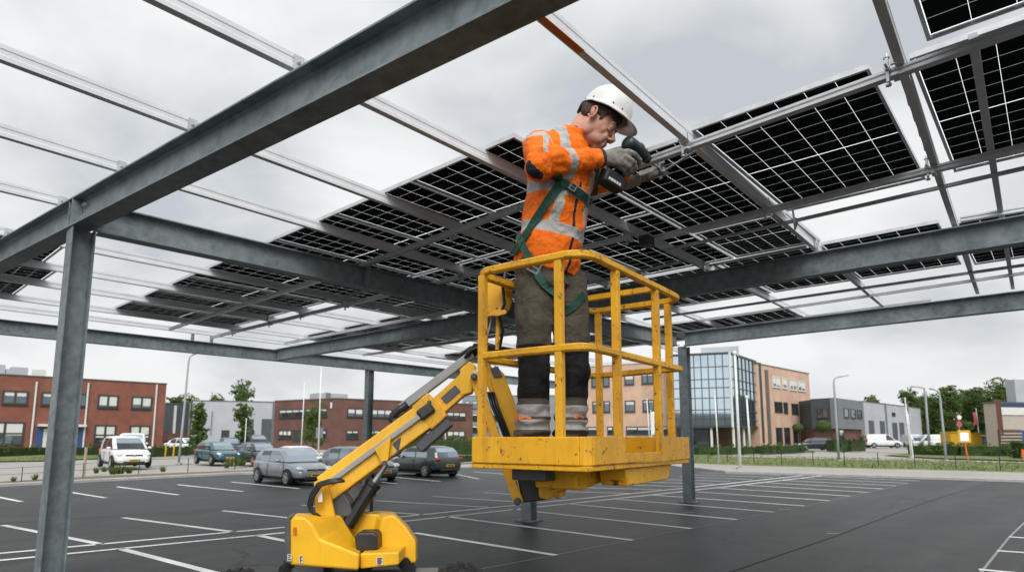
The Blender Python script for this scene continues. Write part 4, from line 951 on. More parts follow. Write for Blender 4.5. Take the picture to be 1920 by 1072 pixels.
STY = {
 # stations: x, half width, sill z, belt z, hood/deck z
 'hatch': dict(L=4.2, W=.89, body=[(-2.10, .66, .42, .80, .84), (-2.02, .80, .30, .90, .93), (-1.75, .87, .24, .95, .98), (-.6, .89, .20, .92, .96), (.6, .89, .20, .90, .94), (1.0, .88, .20, .885, .93), (1.5, .86, .22, .81, .86), (1.9, .79, .24, .68, .75), (2.05, .70, .27, .58, .66), (2.11, .58, .32, .52, .58)],
   gh=[(-1.98, 1.10, .93, .78), (-1.88, .80, 1.18, .735), (-1.66, .40, 1.37, .65), (-1.15, .05, 1.47, .46)], wh=(-1.30, 1.30), R=.315, split=(-.42, -1.28)),
 'sedan': dict(L=4.5, W=.89, body=[(-2.25, .66, .42, .80, .90), (-2.15, .80, .30, .90, .97), (-1.75, .86, .24, .93, 1.0), (-.6, .89, .20, .91, .96), (.6, .89, .20, .89, .94), (1.05, .88, .20, .875, .92), (1.6, .86, .22, .80, .85), (2.05, .79, .24, .68, .74), (2.2, .70, .27, .58, .66), (2.26, .58, .32, .52, .58)],
   gh=[(-1.75, 1.12, .93, .78), (-1.50, .80, 1.16, .735), (-1.15, .38, 1.34, .65), (-.75, .05, 1.43, .46)], wh=(-1.35, 1.38), R=.315, split=(-.35, -1.15)),
 'mpv': dict(L=4.4, W=.92, body=[(-2.2, .72, .42, .85, .90), (-2.12, .84, .30, .98, 1.0), (-1.75, .90, .24, 1.02, 1.05), (-.6, .92, .20, 1.0, 1.05), (.7, .92, .20, .99, 1.05), (1.2, .91, .20, .98, 1.04), (1.6, .88, .22, .92, .97), (2.0, .81, .24, .74, .82), (2.15, .72, .27, .62, .70), (2.21, .6, .32, .52, .58)],
   gh=[(-2.10, 1.45, 1.02, .83), (-2.02, 1.0, 1.32, .79), (-1.88, .55, 1.60, .71), (-1.5, .1, 1.72, .55)], wh=(-1.4, 1.42), R=.33, split=(-.35, -1.3)),
 'van': dict(L=4.9, W=.95, body=[(-2.45, .88, .40, 1.0, 1.05), (-2.40, .93, .30, 1.05, 1.08), (-1.75, .95, .26, 1.07, 1.1), (-.6, .95, .24, 1.07, 1.1), (.9, .95, .24, 1.05, 1.1), (1.4, .93, .24, 1.0, 1.06), (1.85, .90, .26, .92, .98), (2.25, .83, .28, .74, .82), (2.4, .74, .32, .62, .70), (2.46, .6, .36, .52, .58)],
   gh=[(-2.42, 1.55, 1.07, .90), (-2.40, 1.15, 1.40, .88), (-2.38, .75, 1.80, .83), (-2.2, .3, 1.92, .66)], wh=(-1.5, 1.55), R=.34, split=(.15, -5)),
}
def mk_car(style, pm, label, group='parked cars', cat='car', name='parked_car', plates=True):
    S_ = STY[style]; t = thing(name, label, cat, (0, 0, 0), 0, group); W_ = S_['W']
    # body shell
    rings = []
    for x, w, zs, zb, zt in S_['body']:
        half = [(w * .86, zs), (w * .97, zs + (zb - zs) * .22), (w, zs + (zb - zs) * .55), (w * .985, zs + (zb - zs) * .80), (w * .94, zb), (w * .80, zb + (zt - zb) * .55), (w * .40, zt)]
        rings.append([Vector((x, y, z)) for y, z in half] + [Vector((x, -y, z)) for y, z in half[::-1]])
    bm_ = MB().loft(rings); body = bm_.build('body', [pm, M['plastic']], t, smooth=True)
    sub = body.modifiers.new('sub', 'SUBSURF'); sub.levels = 2; sub.render_levels = 2
    # greenhouse: rings of named points, so pillars stay painted
    sp, sp2 = S_['split']; van = style == 'van'
    G = []
    for k, (xr, xf, z, w) in enumerate(S_['gh']):
        b1 = sp + .045; b0 = sp - .045; c1 = max(sp2, xr + .18) if not van else xr + .10
        half = [(xf, 0), (xf - .03, w * .80), (xf - .10, w * .93), (xf - .22, w), (min(b1, xf - .26), w), (min(b0, xf - .3), w), (c1 + .0, w), (xr + .10, w * .97), (xr + .02, w * .86), (xr, 0)]
        G.append([Vector((x, y, z)) for x, y in half] + [Vector((x, -y, z)) for x, y in half[-2:0:-1]])
    n = len(G[0]); glass_ok = {0, 3, 5, 8} if not van else {0, 3}
    def side(j): return j if j < 9 else 17 - j
    pm_b = MB(); 
    for i in range(len(G) - 1):
        for j in range(n):
            k = (j + 1) % n; q = [G[i][j], G[i][k], G[i + 1][k], G[i + 1][j]]
            pm_b.add(q, [(0, 1, 2, 3)])
    pm_b.add(G[-1], [tuple(range(n))])
    roof = pm_b.build('roof', pm, t, smooth=False)
    for p in roof.data.polygons: p.use_smooth = p.center.z > S_['gh'][2][2] - .02
    # glass panes, 6 mm proud of the shell
    groups = {}
    for i in range(2):
        for j in range(n):
            s_ = side(j)
            if s_ in glass_ok:
                k = (j + 1) % n; key = ('windscreen' if s_ == 0 else 'rear_window' if s_ == 8 else 'side_window', s_, j >= 9)
                groups.setdefault(key if s_ not in (0, 8) else (key[0], s_, 0), []).append((G[i][j], G[i][k], G[i + 1][k], G[i + 1][j]))
    for key, qs in groups.items():
        mb = MB()
        for q in qs:
            nrm = (q[1] - q[0]).cross(q[3] - q[0]).normalized(); c = sum(q, Vector()) / 4
            if nrm.dot(Vector((c.x - (-.5), c.y, .3))) < 0: nrm = -nrm
            mb.add([p + nrm * .008 for p in q], [(0, 1, 2, 3)])
        mb.build(key[0], M['car_side_glass' if key[0] == 'side_window' else 'car_glass'], t)
    # wheels
    R = S_['R']
    for x in S_['wh']:
        for s_ in (1, -1):
            c = Vector((x, s_ * (W_ - .065), R)); ax = Vector((0, s_, 0))
            tb = MB().lathe([(R * .05, -.10), (R * .93, -.10), (R, -.06), (R, .06), (R * .93, .10), (R * .69, .105), (R * .67, .03), (R * .02, .03)], c, ax, 28); wheel = tb.build('wheel', M['black'], t, smooth=False)
            rm = MB(); rm.lathe([(R * .68, .07), (R * .68, .098), (R * .60, .10), (R * .58, .06)], c, ax, 24, caps=False); rm.lathe([(R * .15, .03), (R * .15, .10), (R * .05, .105)], c, ax, 12)
            for k in range(5):
                a = 2 * pi * k / 5; d_ = Vector((cos(a), 0, sin(a)))
                for o_ in (-.035, .035):
                    e = Vector((-sin(a), 0, cos(a))) * o_; rm.bar(c + ax * .085 + d_ * R * .12 + e * .5, c + ax * .085 + d_ * R * .62 + e, .028, .02, ax)
            rm.build('rim', M['rim'], wheel)
            arch = MB(); arch.lathe([(R * .3, -.10), (R * 1.12, -.10), (R * 1.12, .012), (R * .3, .012)], Vector((x, s_ * (W_ - .01), R + .01)), ax, 28); arch.build('wheel_arch', M['black'], t)
    # lights, plates, mirrors, trim
    f = S_['body'][-3]; xF = S_['body'][-1][0]; xB = S_['body'][0][0]; zb_ = S_['body'][1][3]
    for s_ in (1, -1):
        MB().ball((f[0] + .02, s_ * f[1] * .80, f[3] + .0), (.17, .17, .075), 14, 8, Matrix.Rotation(-s_ * .55, 3, 'Z') @ Matrix.Rotation(.35, 3, 'Y')).build('headlight', M['headlight'], t, smooth=True)
        zt_ = zb_ - .03 if not van else 1.0
        MB().ball((xB + .07, s_ * S_['body'][1][1] * .86, zt_ - .02), (.09, .16, .085 if not van else .2), 12, 8).build('tail_light', M['tail'], t, smooth=True)
        mx = S_['gh'][0][1] - .42; mr = MB(); mr.ball((mx, s_ * (W_ + .06), S_['gh'][0][2] + .05), (.07, .11, .07), 12, 8); mr.build('wing_mirror', pm, t, smooth=True)
        for x in (sp + .12 if not van else .6, sp2 + .16):
            if x > -2.2: MB().box((x - .0, s_ * (W_ * .985 + .006), S_['body'][3][3] - .14), (.17, .03, .03)).build('door_handle', pm, t, bevel=.008)
    g_ = MB(); g_.box((xF - .005, 0, .30), (.06, f[1] * 1.25, .13)); g_.build('lower_grille', M['plastic'], t, bevel=.02)
    g_ = MB(); g_.box((f[0] + .155, 0, f[3] - .06), (.08, f[1] * 1.0, .07), Vector((cos(.5), 0, sin(-.5))), (0, 1, 0), Vector((sin(.5), 0, cos(.5)))); g_.build('grille', M['plastic'], t, bevel=.015)
    MB().lathe([(.055, 0), (.055, .012)], (f[0] + .20, 0, f[3] - .06), (1, 0, -.1), 14).build('badge', M['chrome'], t)
    MB().box((xB + .01, 0, .36), (.10, W_ * 1.35, .12)).build('rear_bumper_trim', M['plastic'], t, bevel=.03)
    for x, z, sg in ((xF + .028, .42, 1), (xB - .02, .56 if not van else .5, -1)):
        p = MB().box((x, 0, z), (.02, .52, .115)).build('number_plate', M['plate'], t, bevel=.004)
        MB().box((x + sg * .0115, 0, z), (.003, .40, .055)).build('plate_print', M['plate_ink'], p)
    # shut lines and sill
    sl_ = MB()
    for s_ in (1, -1):
        for x in ((sp, 1.0, sp2 - .02) if not van else (.15, 1.25, -1.0)):
            if x > -2.0: sl_.box((x, s_ * (W_ * .993), .62), (.012, .02, .50))
        sl_.box((0, s_ * W_ * .90, .215), (2.0, .06, .06))
    sl_.build('shut_lines', M['plastic'], t)
    MB().box((0, 0, .2), (xF - xB - .5, W_ * 1.5, .10)).build('underbody', M['black'], t)
    return t
def put(t, x, y, head, s):
    t.location = (x, y, 0.0); t.rotation_euler = (0, 0, radians(head)); t.scale = (s, s, s); return t
P_ = {k: paint('car_' + k, c, m) for k, c, m in (('silver_blue', (0.29, 0.32, 0.35), .45), ('slate', (0.12, 0.145, 0.17), .4), ('graphite', (0.055, 0.068, 0.068), .4), ('white', (0.72, 0.73, 0.73), .0), ('teal', (0.035, 0.12, 0.15), .35),
      ('black_blue', (0.018, 0.023, 0.032), .2), ('dark_green', (0.02, 0.035, 0.034), .2), ('white_pearl', (0.66, 0.66, 0.64), .0))}
put(mk_car('hatch', P_['silver_blue'], 'silver blue hatchback with bright alloy wheels, nose to the right, left of the boom'), -6.98, 19.7, -43, .735)
put(mk_car('hatch', P_['slate'], 'slate blue hatchback half hidden behind the yellow boom'), -5.25, 21.3, -43, .76)
put(mk_car('hatch', P_['graphite'], 'dark grey hatchback seen from behind with red tail lights, right of the boom'), -3.40, 23.6, 137, .76)
put(mk_car('sedan', P_['white_pearl'], 'white saloon behind the silver blue hatchback'), -8.8, 25.6, -46, .76)
put(mk_car('hatch', P_['dark_green'], 'nearly black hatchback between the teal car and silver blue hatchback'), -13.7, 33.6, -46, .80)
put(mk_car('hatch', P_['teal'], 'teal hatchback with yellow plate beyond the left fence'), -16.4, 34.6, -44, .84)
put(mk_car('mpv', P_['white'], 'white people carrier parked in front of the red brick building'), -19.1, 30.6, -46, .88)
put(mk_car('van', P_['white'], 'white panel van behind the white people carrier', cat='van', name='parked_van'), -27.6, 45, -60, .92)
put(mk_car('sedan', P_['white'], 'white car seen behind the left street lamp'), at(347, 840, 61).x, 61, -25, 1.0)
put(mk_car('hatch', P_['black_blue'], 'dark car in front of the light grey hall, left one'), -25.5, 56, -60, 1.0)
put(mk_car('mpv', P_['dark_green'], 'dark car in front of the light grey hall by its gate'), -24.4, 59, -50, 1.0)
put(mk_car('hatch', P_['black_blue'], 'dark navy hatchback parked side on before the salmon wing'), at(1526, 840, 74).x, 74, 176, 1.0)
put(mk_car('van', P_['white'], 'white panel van side on before the light grey hall with four doors', cat='van', name='parked_van'), at(1655, 838, 92).x, 92, -8, 1.04)
put(mk_car('van', P_['white'], 'white van nose on, between grey hall doors and the lamp posts', cat='van', name='parked_van'), at(1716, 835, 96).x, 96, -100, 1.04)
put(mk_car('van', P_['white_pearl'], 'white box van behind the two lamp posts at right', cat='van', name='parked_van'), at(1742, 835, 88).x, 88, 175, 1.0)
put(mk_car('mpv', P_['white'], 'white people carrier behind the yellow skips', ), at(1800, 835, 80).x, 80, 170, 1.0)
put(mk_car('van', P_['black_blue'], 'black van beside the navy banded building at the right edge', cat='van', name='parked_van'), at(1855, 838, 66).x, 66, -95, .9)
# ================================================================== boom lift
def worn_yellow(name, chip=0.66, base=(0.80, 0.40, 0.012), dirt=0.35):
    t = NT(name); p = t.coord(); a = t.noise(p, 2.2, 5, 0.65, 0.4); b = t.noise(p, 16, 6, 0.72, 0.6); c_ = t.noise(p, 55, 3, 0.6)
    lo = [x * .80 for x in base]; hi = [min(1, x * 1.10) for x in base]
    col = t.mix(t.math('MULTIPLY', t.ramp(a, [(0.46, (0, 0, 0)), (0.68, (1, 1, 1))]), dirt), t.ramp(a, [(0.3, hi), (0.6, base)]), (0.50, 0.22, 0.02))
    sc = t.noise(p, 7, 6, 0.8, 1.2, (1, 1, 5))
    chips = t.math('GREATER_THAN', t.math('ADD', t.math('MULTIPLY', b, 0.75), t.math('MULTIPLY', c_, 0.25)), chip)
    col = t.mix(chips, col, t.ramp(c_, [(0.4, (0.05, 0.022, 0.012)), (0.6, (0.16, 0.065, 0.03))]))
    col = t.mix(t.math('MULTIPLY', t.math('GREATER_THAN', sc, 0.665), 0.5), col, (0.30, 0.13, 0.02))
    # paint rubbed off along the edges
    bv = t.n('ShaderNodeBevel'); bv.samples = 4; bv.inputs[0].default_value = 0.012; ge = t.n('ShaderNodeNewGeometry'); dt = t.n('ShaderNodeVectorMath', operation='DOT_PRODUCT')
    t.l(bv.outputs[0], dt.inputs[0]); t.l(ge.outputs['True Normal'], dt.inputs[1])
    edge = t.math('MULTIPLY', t.math('LESS_THAN', t.math('ABSOLUTE', dt.outputs['Value']), 0.93), t.math('GREATER_THAN', t.math('ADD', t.math('MULTIPLY', b, 0.6), t.math('MULTIPLY', a, 0.4)), chip - 0.085))
    col = t.mix(edge, col, t.ramp(c_, [(0.4, (0.06, 0.028, 0.015)), (0.6, (0.22, 0.10, 0.04))]))
    # grime run-off
    rn = t.noise(p, 3.0, 5, 0.7, 0.3, (3.5, 3.5, 0.35)); col = t.mix(t.math('MULTIPLY', t.ramp(rn, [(0.52, (0, 0, 0)), (0.70, (1, 1, 1))]), dirt), col, (0.34, 0.16, 0.02))
    t.bump(t.math('SUBTRACT', 1.0, chips), 0.25, 0.004)
    t.set(col, t.math('MULTIPLY_ADD', a, 0.3, 0.28), 0, 0.5)
    return t.mat
M['lift'] = worn_yellow('worn_yellow_paint', 0.595)
M['lift_clean'] = worn_yellow('yellow_paint', 0.70, (0.82, 0.44, 0.015), .2)
M['lift_dark'] = simple('dark_lift_grey', (0.09, 0.095, 0.10), 0.5, 0.2)
M['lift_grey'] = simple('cable_tray_grey', (0.30, 0.30, 0.29), 0.5, 0.4)
M['hydraulic'] = simple('black_cylinder', (0.014, 0.014, 0.015), 0.35, 0, 0.5)
M['sticker'] = simple('white_sticker', (0.66, 0.66, 0.62), 0.5)
M['ink'] = simple('sticker_print', (0.10, 0.08, 0.07), 0.6)
M['inner_red'] = simple('rusty_inside', (0.30, 0.10, 0.03), 0.7, 0, .3, .3)
lift = thing('boom_lift', 'yellow articulated boom lift with railed basket, on the tarmac below the canopy', 'boom lift', (-1.2, 5.15, 0))
BK = Vector((.49, 4.05, 0)); BR = Vector((.588, .809, 0)); BL = Vector((-.809, .588, 0)); BWID, BLEN = .96, 1.82
def bq(u, v, z): return BK + BL * u + BR * v + UP * z     # u across from the near corner, v along the right side
ZF, ZTOE, ZMID, ZTOP = 1.22, 1.41, 2.01, 2.66
basket = bpy.data.objects.new('basket', None); COL.objects.link(basket); basket.parent = lift; basket.location = bq(.48, .9, ZF) - Vector(lift.location)
def rring(z, r=.2, ins=0.0, n=6):
    pts = []
    for cu, cv, a0 in ((r, r, pi), (BWID - r, r, 1.5 * pi), (BWID - r, BLEN - r, 0), (r, BLEN - r, .5 * pi)):
        for k in range(n + 1):
            a = a0 + .5 * pi * k / n; pts.append(bq(cu + cos(a) * (r - ins), cv + sin(a) * (r - ins), z))
    return pts
def rail_ring(mb, pts, w, h, closed=True):
    N = len(pts); rings = []
    for i, p in enumerate(pts):
        a = pts[(i - 1) % N] if closed or i > 0 else p; b = pts[(i + 1) % N] if closed or i < N - 1 else p
        d = (b - a); d.z = 0; d.normalize(); s_ = d.cross(UP)
        c = .012
        q = [(-w / 2 + c, -h / 2), (w / 2 - c, -h / 2), (w / 2, -h / 2 + c), (w / 2, h / 2 - c), (w / 2 - c, h / 2), (-w / 2 + c, h / 2), (-w / 2, h / 2 - c), (-w / 2, -h / 2 + c)]
        rings.append([p + s_ * x + UP * y for x, y in q])
    if closed: rings.append(rings[0])
    return mb.loft(rings, True, not closed)
rail_ring(MB(), rring(ZTOP, .16), .052, .058).build('top_rail', M['lift'], basket, smooth=False)
# middle rail: left, front and right sides, with a gap at the gate
mid = MB()
R_ = rring(ZMID, .12)
rail_ring(mid, R_[:-7] + [bq(0.0, BLEN - .15, ZMID)], .046, .056, False); rail_ring(mid, [bq(0, BLEN - .1, ZMID), bq(0, .02 + .12, ZMID), R_[0]][:2], .046, .055, False)
mid.build('mid_rail', M['lift'], basket)
def post(u, v, z0=ZF + .02, z1=ZTOP - .028, w=.058, lab=None):
    MB().bar(bq(u, v, z0), bq(u, v, z1), w, w * .9, BR).build('post', M['lift'], basket, bevel=.006)
for u, v in ((.206, .008), (.886, .008), (.008, .48), (.008, 1.22), (.135, BLEN - .008), (.86, BLEN - .008), (BWID - .008, .98)): post(u, v)
MB().bar(bq(.02, 1.24, ZTOP - .01), bq(BWID - .02, 1.24, ZTOP - .01), .045, .05).build('cross_bar', M['lift'], basket, bevel=.006)
# toe boards: front, right (cut down at the gate), back, left
tb = MB(); r_ = .06; h = ZTOE - ZF
def toe(pts, ztop):
    for a, b in zip(pts[:-1], pts[1:]): tb.bar((a + b) / 2 - (b - a) / 2 + UP * (ZF + (ztop - ZF) / 2), b + UP * (ZF + (ztop - ZF) / 2), .022, ztop - ZF)
toe([bq(BWID, -.012, 0), bq(.05, -.012, 0), bq(-.012, .05, 0), bq(-.012, .535, 0)], ZTOE)
toe([bq(-.012, .535, 0), bq(-.012, 1.19, 0)], ZF + .075)
toe([bq(-.012, 1.19, 0), bq(-.012, BLEN, 0)], ZTOE)
toe([bq(0, BLEN, 0), bq(BWID, BLEN, 0)], ZTOE); toe([bq(BWID, BLEN, 0), bq(BWID, 0, 0)], ZTOE)
tb.build('toe_board', M['lift'], basket, bevel=.008)
fl = MB(); c_ = bq(BWID / 2, BLEN / 2, ZF - .02); fl.box(c_, (BWID + .02, BLEN + .02, .035), BL, BR, UP); fl.build('floor', M['lift'], basket, bevel=.006)
MB().box(bq(BWID / 2, BLEN / 2, ZF + .002), (BWID - .06, BLEN - .06, .006), BL, BR, UP).build('floor_mat', M['inner_red'], basket)
# underside: tapering support and side pocket
us = MB()
us.prism([(.34, 0), (1.5, 0), (1.3, -.06), (.75, -.12), (.48, -.16), (.38, -.15)], bq(.30, 0, ZF - .04), BR, UP, BL, 0, .36)
us.build('floor_support', M['lift'], basket, bevel=.01)
MB().prism([(.62, 0), (1.52, 0), (1.44, -.12), (.66, -.13)], bq(.03, 0, ZF - .04), BR, UP, BL, 0, .22).build('side_pocket', M['lift'], basket, bevel=.008)
MB().box(bq(.62, .42, ZF - .085), (.30, .40, .09), BL, BR, UP).build('floor_bracket', M['lift_dark'], basket, bevel=.01)
# control box on the left rail with its cable
cb = [at(x, y, 5.02) for x, y in ((903, 527), (948, 520), (949, 560), (943, 578), (930, 590), (915, 589), (904, 575))]
cbo = MB().poly3(cb, (BR.x, BR.y, 0), .10).build('control_box', M['lift'], basket, bevel=.012)
MB().poly3([at(x, y, 5.0) for x, y in ((918, 592), (932, 581), (950, 580), (950, 588), (936, 592))], (BL.x, BL.y, 0), .1).build('bracket', M['lift'], cbo, bevel=.005)
MB().tube([at(x, y, Y) for x, y, Y in ((922, 590, 5.1), (920, 604, 5.08), (915, 625, 5.05), (912, 645, 5.1), (916, 660, 5.3), (906, 668, 5.4))], .009, 7).build('cable', M['lift_grey'], basket, smooth=True)
MB().tube([at(x, y, Y) for x, y, Y in ((948, 505, 4.95), (943, 540, 4.98), (946, 570, 5.0), (937, 590, 5.05), (943, 620, 5.1), (936, 655, 5.2))], .014, 7).build('cable', M['plastic'], basket, smooth=True)
MB().tube([at(932, 655, 5.1), at(935, 560, 5.1)], .018, 8).build('cable_guide', M['lift'], basket)

# ---- jib: two parallel links from the knuckle down to the basket foot
JY = 5.42
def pt(x, y, Y=JY): return at(x, y, Y)
def link(name, p0, p1, hw, th, Y, mat='lift'):
    a, b = at(*p0, Y), at(*p1, Y); d = (b - a).normalized(); n = Vector((0, 1, 0)); s_ = d.cross(n)
    return MB().box((a + b) / 2, ((b - a).length, hw, th), d, s_, n).build(name, M[mat], lift, bevel=.01)
link('jib_link', (889, 706), (973, 942), .085, .07, JY - .02)
link('jib_arm', (909, 684), (1010, 935), .10, .10, JY + .12)
MB().poly3([pt(*q, JY + .05) for q in ((917, 706), (928, 684), (945, 700), (965, 752), (982, 815), (986, 830), (955, 818))], (0, 1, 0), .05).build('jib_plate', M['lift_clean'], lift, bevel=.008)
MB().poly3([pt(*q, JY + .035) for q in ((919, 690), (934, 686), (942, 706), (926, 708))], (0, 1, 0), .02).build('jib_guard', M['lift_dark'], lift, bevel=.004)
MB().poly3([pt(*q, JY + .02) for q in ((966, 878), (1032, 880), (1030, 936), (980, 942))], (0, 1, 0), .14).build('jib_foot', M['hydraulic'], lift, bevel=.012)
MB().poly3([at(*q, 5.15) for q in ((1013, 888), (1048, 884), (1128, 898), (1060, 918), (1048, 936), (1036, 930), (1030, 937), (1012, 934))], (0, 1, 0), .22).build('jib_bracket', M['lift'], lift, bevel=.012)
MB().poly3([at(*q, 5.12) for q in ((1062, 917), (1058, 930), (1046, 933), (1040, 925))], (0, 1, 0), .06).build('hook_plate', M['lift'], lift, bevel=.005)
for x, y, Y, r in ((970, 939, JY - .07, .032), (889, 706, JY - .07, .03), (1000, 880, JY - .0, .02)): MB().lathe([(r, 0), (r, .03), (r * .6, .04)], at(x, y, Y), (0, -1, 0), 16).build('pivot_pin', M['lift_dark'], lift)
for k in range(3):
    o = k * 5
    MB().tube([pt(915 + o, 735, JY + .02), pt(922 + o, 760, JY - .04), pt(935 + o, 790, JY - .02), pt(950 + o, 830, JY), pt(975 + o, 885, JY)], .012, 7).build('hose', M['hydraulic'], lift, smooth=True)

# ---- boom
def along(p0, p1, Y0, Y1):
    a, b = at(*p0, Y0), at(*p1, Y1); d = (b - a).normalized(); n = Vector((0, 1, 0)); n = (n - d * n.dot(d)).normalized(); return a, b, d, n.cross(d).normalized() * (1 if n.cross(d).z > 0 else -1), n
a, b, d, s_, n = along((612, 916), (812, 770), 5.35, 5.5); BL_ = (b - a).length
box_ = MB(); box_.box((a + b) / 2, (BL_, .235, .22), d, s_, n); box_.build('boom', M['lift_clean'], lift, bevel=.012)
MB().box((a + b) / 2 + s_ * .015 - n * .125 + d * .03, (BL_ * .92, .045, .04), d, s_, n).build('cable_tray', M['lift_grey'], lift, bevel=.006)
MB().box(b - d * .06 + s_ * .02 - n * .125, (.15, .10, .07), d, s_, n).build('tray_cover', M['plastic'], lift, bevel=.02)
a2, b2, d2, s2, n2 = along((800, 782), (886, 706), 5.5, 5.52)
MB().box((a2 + b2) / 2, ((b2 - a2).length + .1, .165, .16), d2, s2, n2).build('inner_boom', M['lift'], lift, bevel=.008)
MB().box((a2 + b2) / 2 - n2 * .082 + d2 * .02, (.17, .075, .012), d2, s2, n2).build('inner_boom_plate', M['lift_dark'], lift, bevel=.002)
MB().box(a2 + d2 * .06 + s2 * .01, (.19, .27, .25), d2, s2, n2).build('boom_collar', M['lift'], lift, bevel=.012)
MB().box(a2 - d2 * .05 - s2 * .165, (.36, .09, .19), d2, s2, n2).build('wear_pad', M['lift_dark'], lift, bevel=.01)
for k in (-.05, .05): MB().lathe([(.018, 0), (.018, .012), (.008, .02)], a2 + d2 * (.06 + k) + s2 * .07 - n2 * .125, -n2, 8).build('bolt', M['lift_dark'], lift)
MB().poly3([at(*q, 5.43) for q in ((858, 718), (864, 690), (880, 676), (891, 684), (893, 712), (884, 736), (862, 742))], (0, 1, 0), .19).build('boom_head', M['lift_clean'], lift, bevel=.012)
MB().poly3([at(*q, 5.41) for q in ((884, 700), (892, 692), (899, 704), (893, 716), (886, 713))], (0, 1, 0), .05).build('head_lock', M['bolt'], lift, bevel=.006)
# upper cable carrier with its black return loop
a3, b3, d3, s3, n3 = along((752, 765), (886, 664), 5.45, 5.5)
MB().box((a3 + b3) / 2, ((b3 - a3).length, .075, .085), d3, s3, n3).build('cable_carrier', M['lift_grey'], lift, bevel=.008)
lp = [at(x, y, 5.42) for x, y in ((764, 757), (748, 768), (737, 778), (734, 786), (738, 792), (750, 786), (770, 772), (786, 764))]
MB().tube(lp, .034, 10).build('cable_loop', M['plastic'], lift, smooth=True)
hs = [((872, 672), (880, 658), (893, 652), (908, 656), (918, 672)), ((878, 668), (890, 646), (910, 645), (930, 655), (938, 664)), ((884, 672), (898, 655), (920, 652), (945, 655), (948, 672)), ((868, 680), (878, 665), (890, 660), (900, 668), (903, 684)), ((890, 650), (905, 642), (925, 648), (935, 660))]
for i, q in enumerate(hs): MB().tube([at(x, y, 5.4 + .05 * i) for x, y in q], .016, 7).build('hose', M['hydraulic'], lift, smooth=True)
MB().tube([at(866, 668, 5.5), at(884, 655, 5.5), at(897, 655, 5.5)], .035, 8).build('hose_bundle', M['hydraulic'], lift, smooth=True)
# lift cylinder
p0, p1, p2 = at(651, 985, 5.32), at(699, 908, 5.38), at(724, 868, 5.4)
MB().tube([p0, p1], .062, 16).build('lift_cylinder', M['hydraulic'], lift, smooth=False, bevel=.01); MB().tube([p1 - (p1 - p0) * .05, p1 + (p1 - p0) * .06], .070, 16).build('cylinder_collar', M['hydraulic'], lift, bevel=.008)
MB().tube([p1, p2], .028, 14).build('cylinder_rod', M['chrome'], lift)
MB().poly3([at(*q, 5.26) for q in ((702, 842), (733, 818), (728, 860), (722, 872), (716, 868))], (0, 1, 0), .03).build('cylinder_lug', M['lift_clean'], lift, bevel=.006)
MB().poly3([at(*q, 5.33) for q in ((725, 838), (752, 818), (748, 850), (735, 858))], (0, 1, 0), .13).build('boom_skid', M['lift_dark'], lift, bevel=.01)
MB().lathe([(.02, 0), (.02, .04)], at(722, 867, 5.25), (0, -1, 0), 12).build('pivot_pin', M['lift_dark'], lift)
# turret brackets, hoses, beacon
for k, (Y, q) in enumerate(((5.2, ((588, 904), (600, 897), (613, 899), (628, 968), (592, 968))), (5.48, ((640, 932), (655, 924), (664, 940), (672, 968), (648, 968))))):
    MB().poly3([at(x, y, Y) for x, y in q], (0, 1, 0), .04).build('boom_bracket', M['lift_clean'], lift, bevel=.008)
MB().poly3([at(x, y, 5.28) for x, y in ((612, 925), (640, 920), (655, 940), (662, 968), (622, 968))], (0, 1, 0), .16).build('turret_core', M['lift_dark'], lift, bevel=.01)
for k in range(3): MB().tube([at(x + k * 3, y + k * 2, 5.12 - .02 * k) for x, y in ((640, 897), (615, 900), (596, 906), (583, 925), (578, 945), (582, 958), (595, 964))], .012, 7).build('hose', M['hydraulic'], lift, smooth=True)
MB().poly3([at(x, y, 5.12) for x, y in ((596, 923), (604, 922), (605, 940), (597, 941))], (0, -1, 0), .004).build('sticker', M['sticker'], lift)
be = MB().tube([at(696, 962, 5.9), at(696.5, 930, 5.9)], .016, 8).build('beacon_post', M['plastic'], lift); MB().lathe([(.03, 0), (.045, .005), (.045, .06), (.035, .10), (.012, .115)], at(696.5, 931, 5.9), UP, 14).build('beacon', M['orange'], lift, smooth=True)
# turret cowls
def cowl(r0, Y0, r1, Y1, name='cowl'):
    A = [at(x, y, Y0) for x, y in r0]; B = [at(x, y, Y1) for x, y in r1]
    return MB().loft([A, B]).build(name, M['lift_clean'], lift, bevel=.018, seg=3, angle=16)
near = cowl([(543, 1058), (543, 974), (550, 968), (572, 969), (586, 984), (600, 1010), (674, 1038), (672, 1068)], 4.85,
     [(548, 1052), (548, 966), (556, 961), (615, 962), (640, 965), (652, 985), (679, 1032), (677, 1062)], 5.28)
MB().loft([[at(x, y, 4.84) for x, y in ((533, 1053), (534, 974), (540, 967), (548, 967), (544, 974), (545, 1057))], [at(x, y, 5.3) for x, y in ((540, 1047), (541, 968), (546, 961), (556, 961), (552, 968), (552, 1050))]]).build('rear_trim', M['lift_dark'], lift, bevel=.008)
far = cowl([(708, 1052), (707, 1006), (716, 972), (728, 965), (742, 966), (764, 990), (780, 1014), (780, 1054), (748, 1059)], 5.28,
     [(694, 1042), (693, 990), (684, 962), (700, 957), (738, 958), (766, 984), (783, 1010), (783, 1047), (746, 1050)], 5.75)
MB().poly3([at(x, y, 4.98) for x, y in ((675, 1037), (748, 1034), (748, 1058), (700, 1063), (675, 1066))], (0, 1, 0), .5).build('turret_deck', M['lift_clean'], lift, bevel=.012)
MB().poly3([at(x, y, 5.1) for x, y in ((664, 1004), (672, 998), (700, 997), (707, 1003), (708, 1030), (668, 1038))], (0, 1, 0), .2).build('battery_box', M['plastic'], lift, bevel=.015)
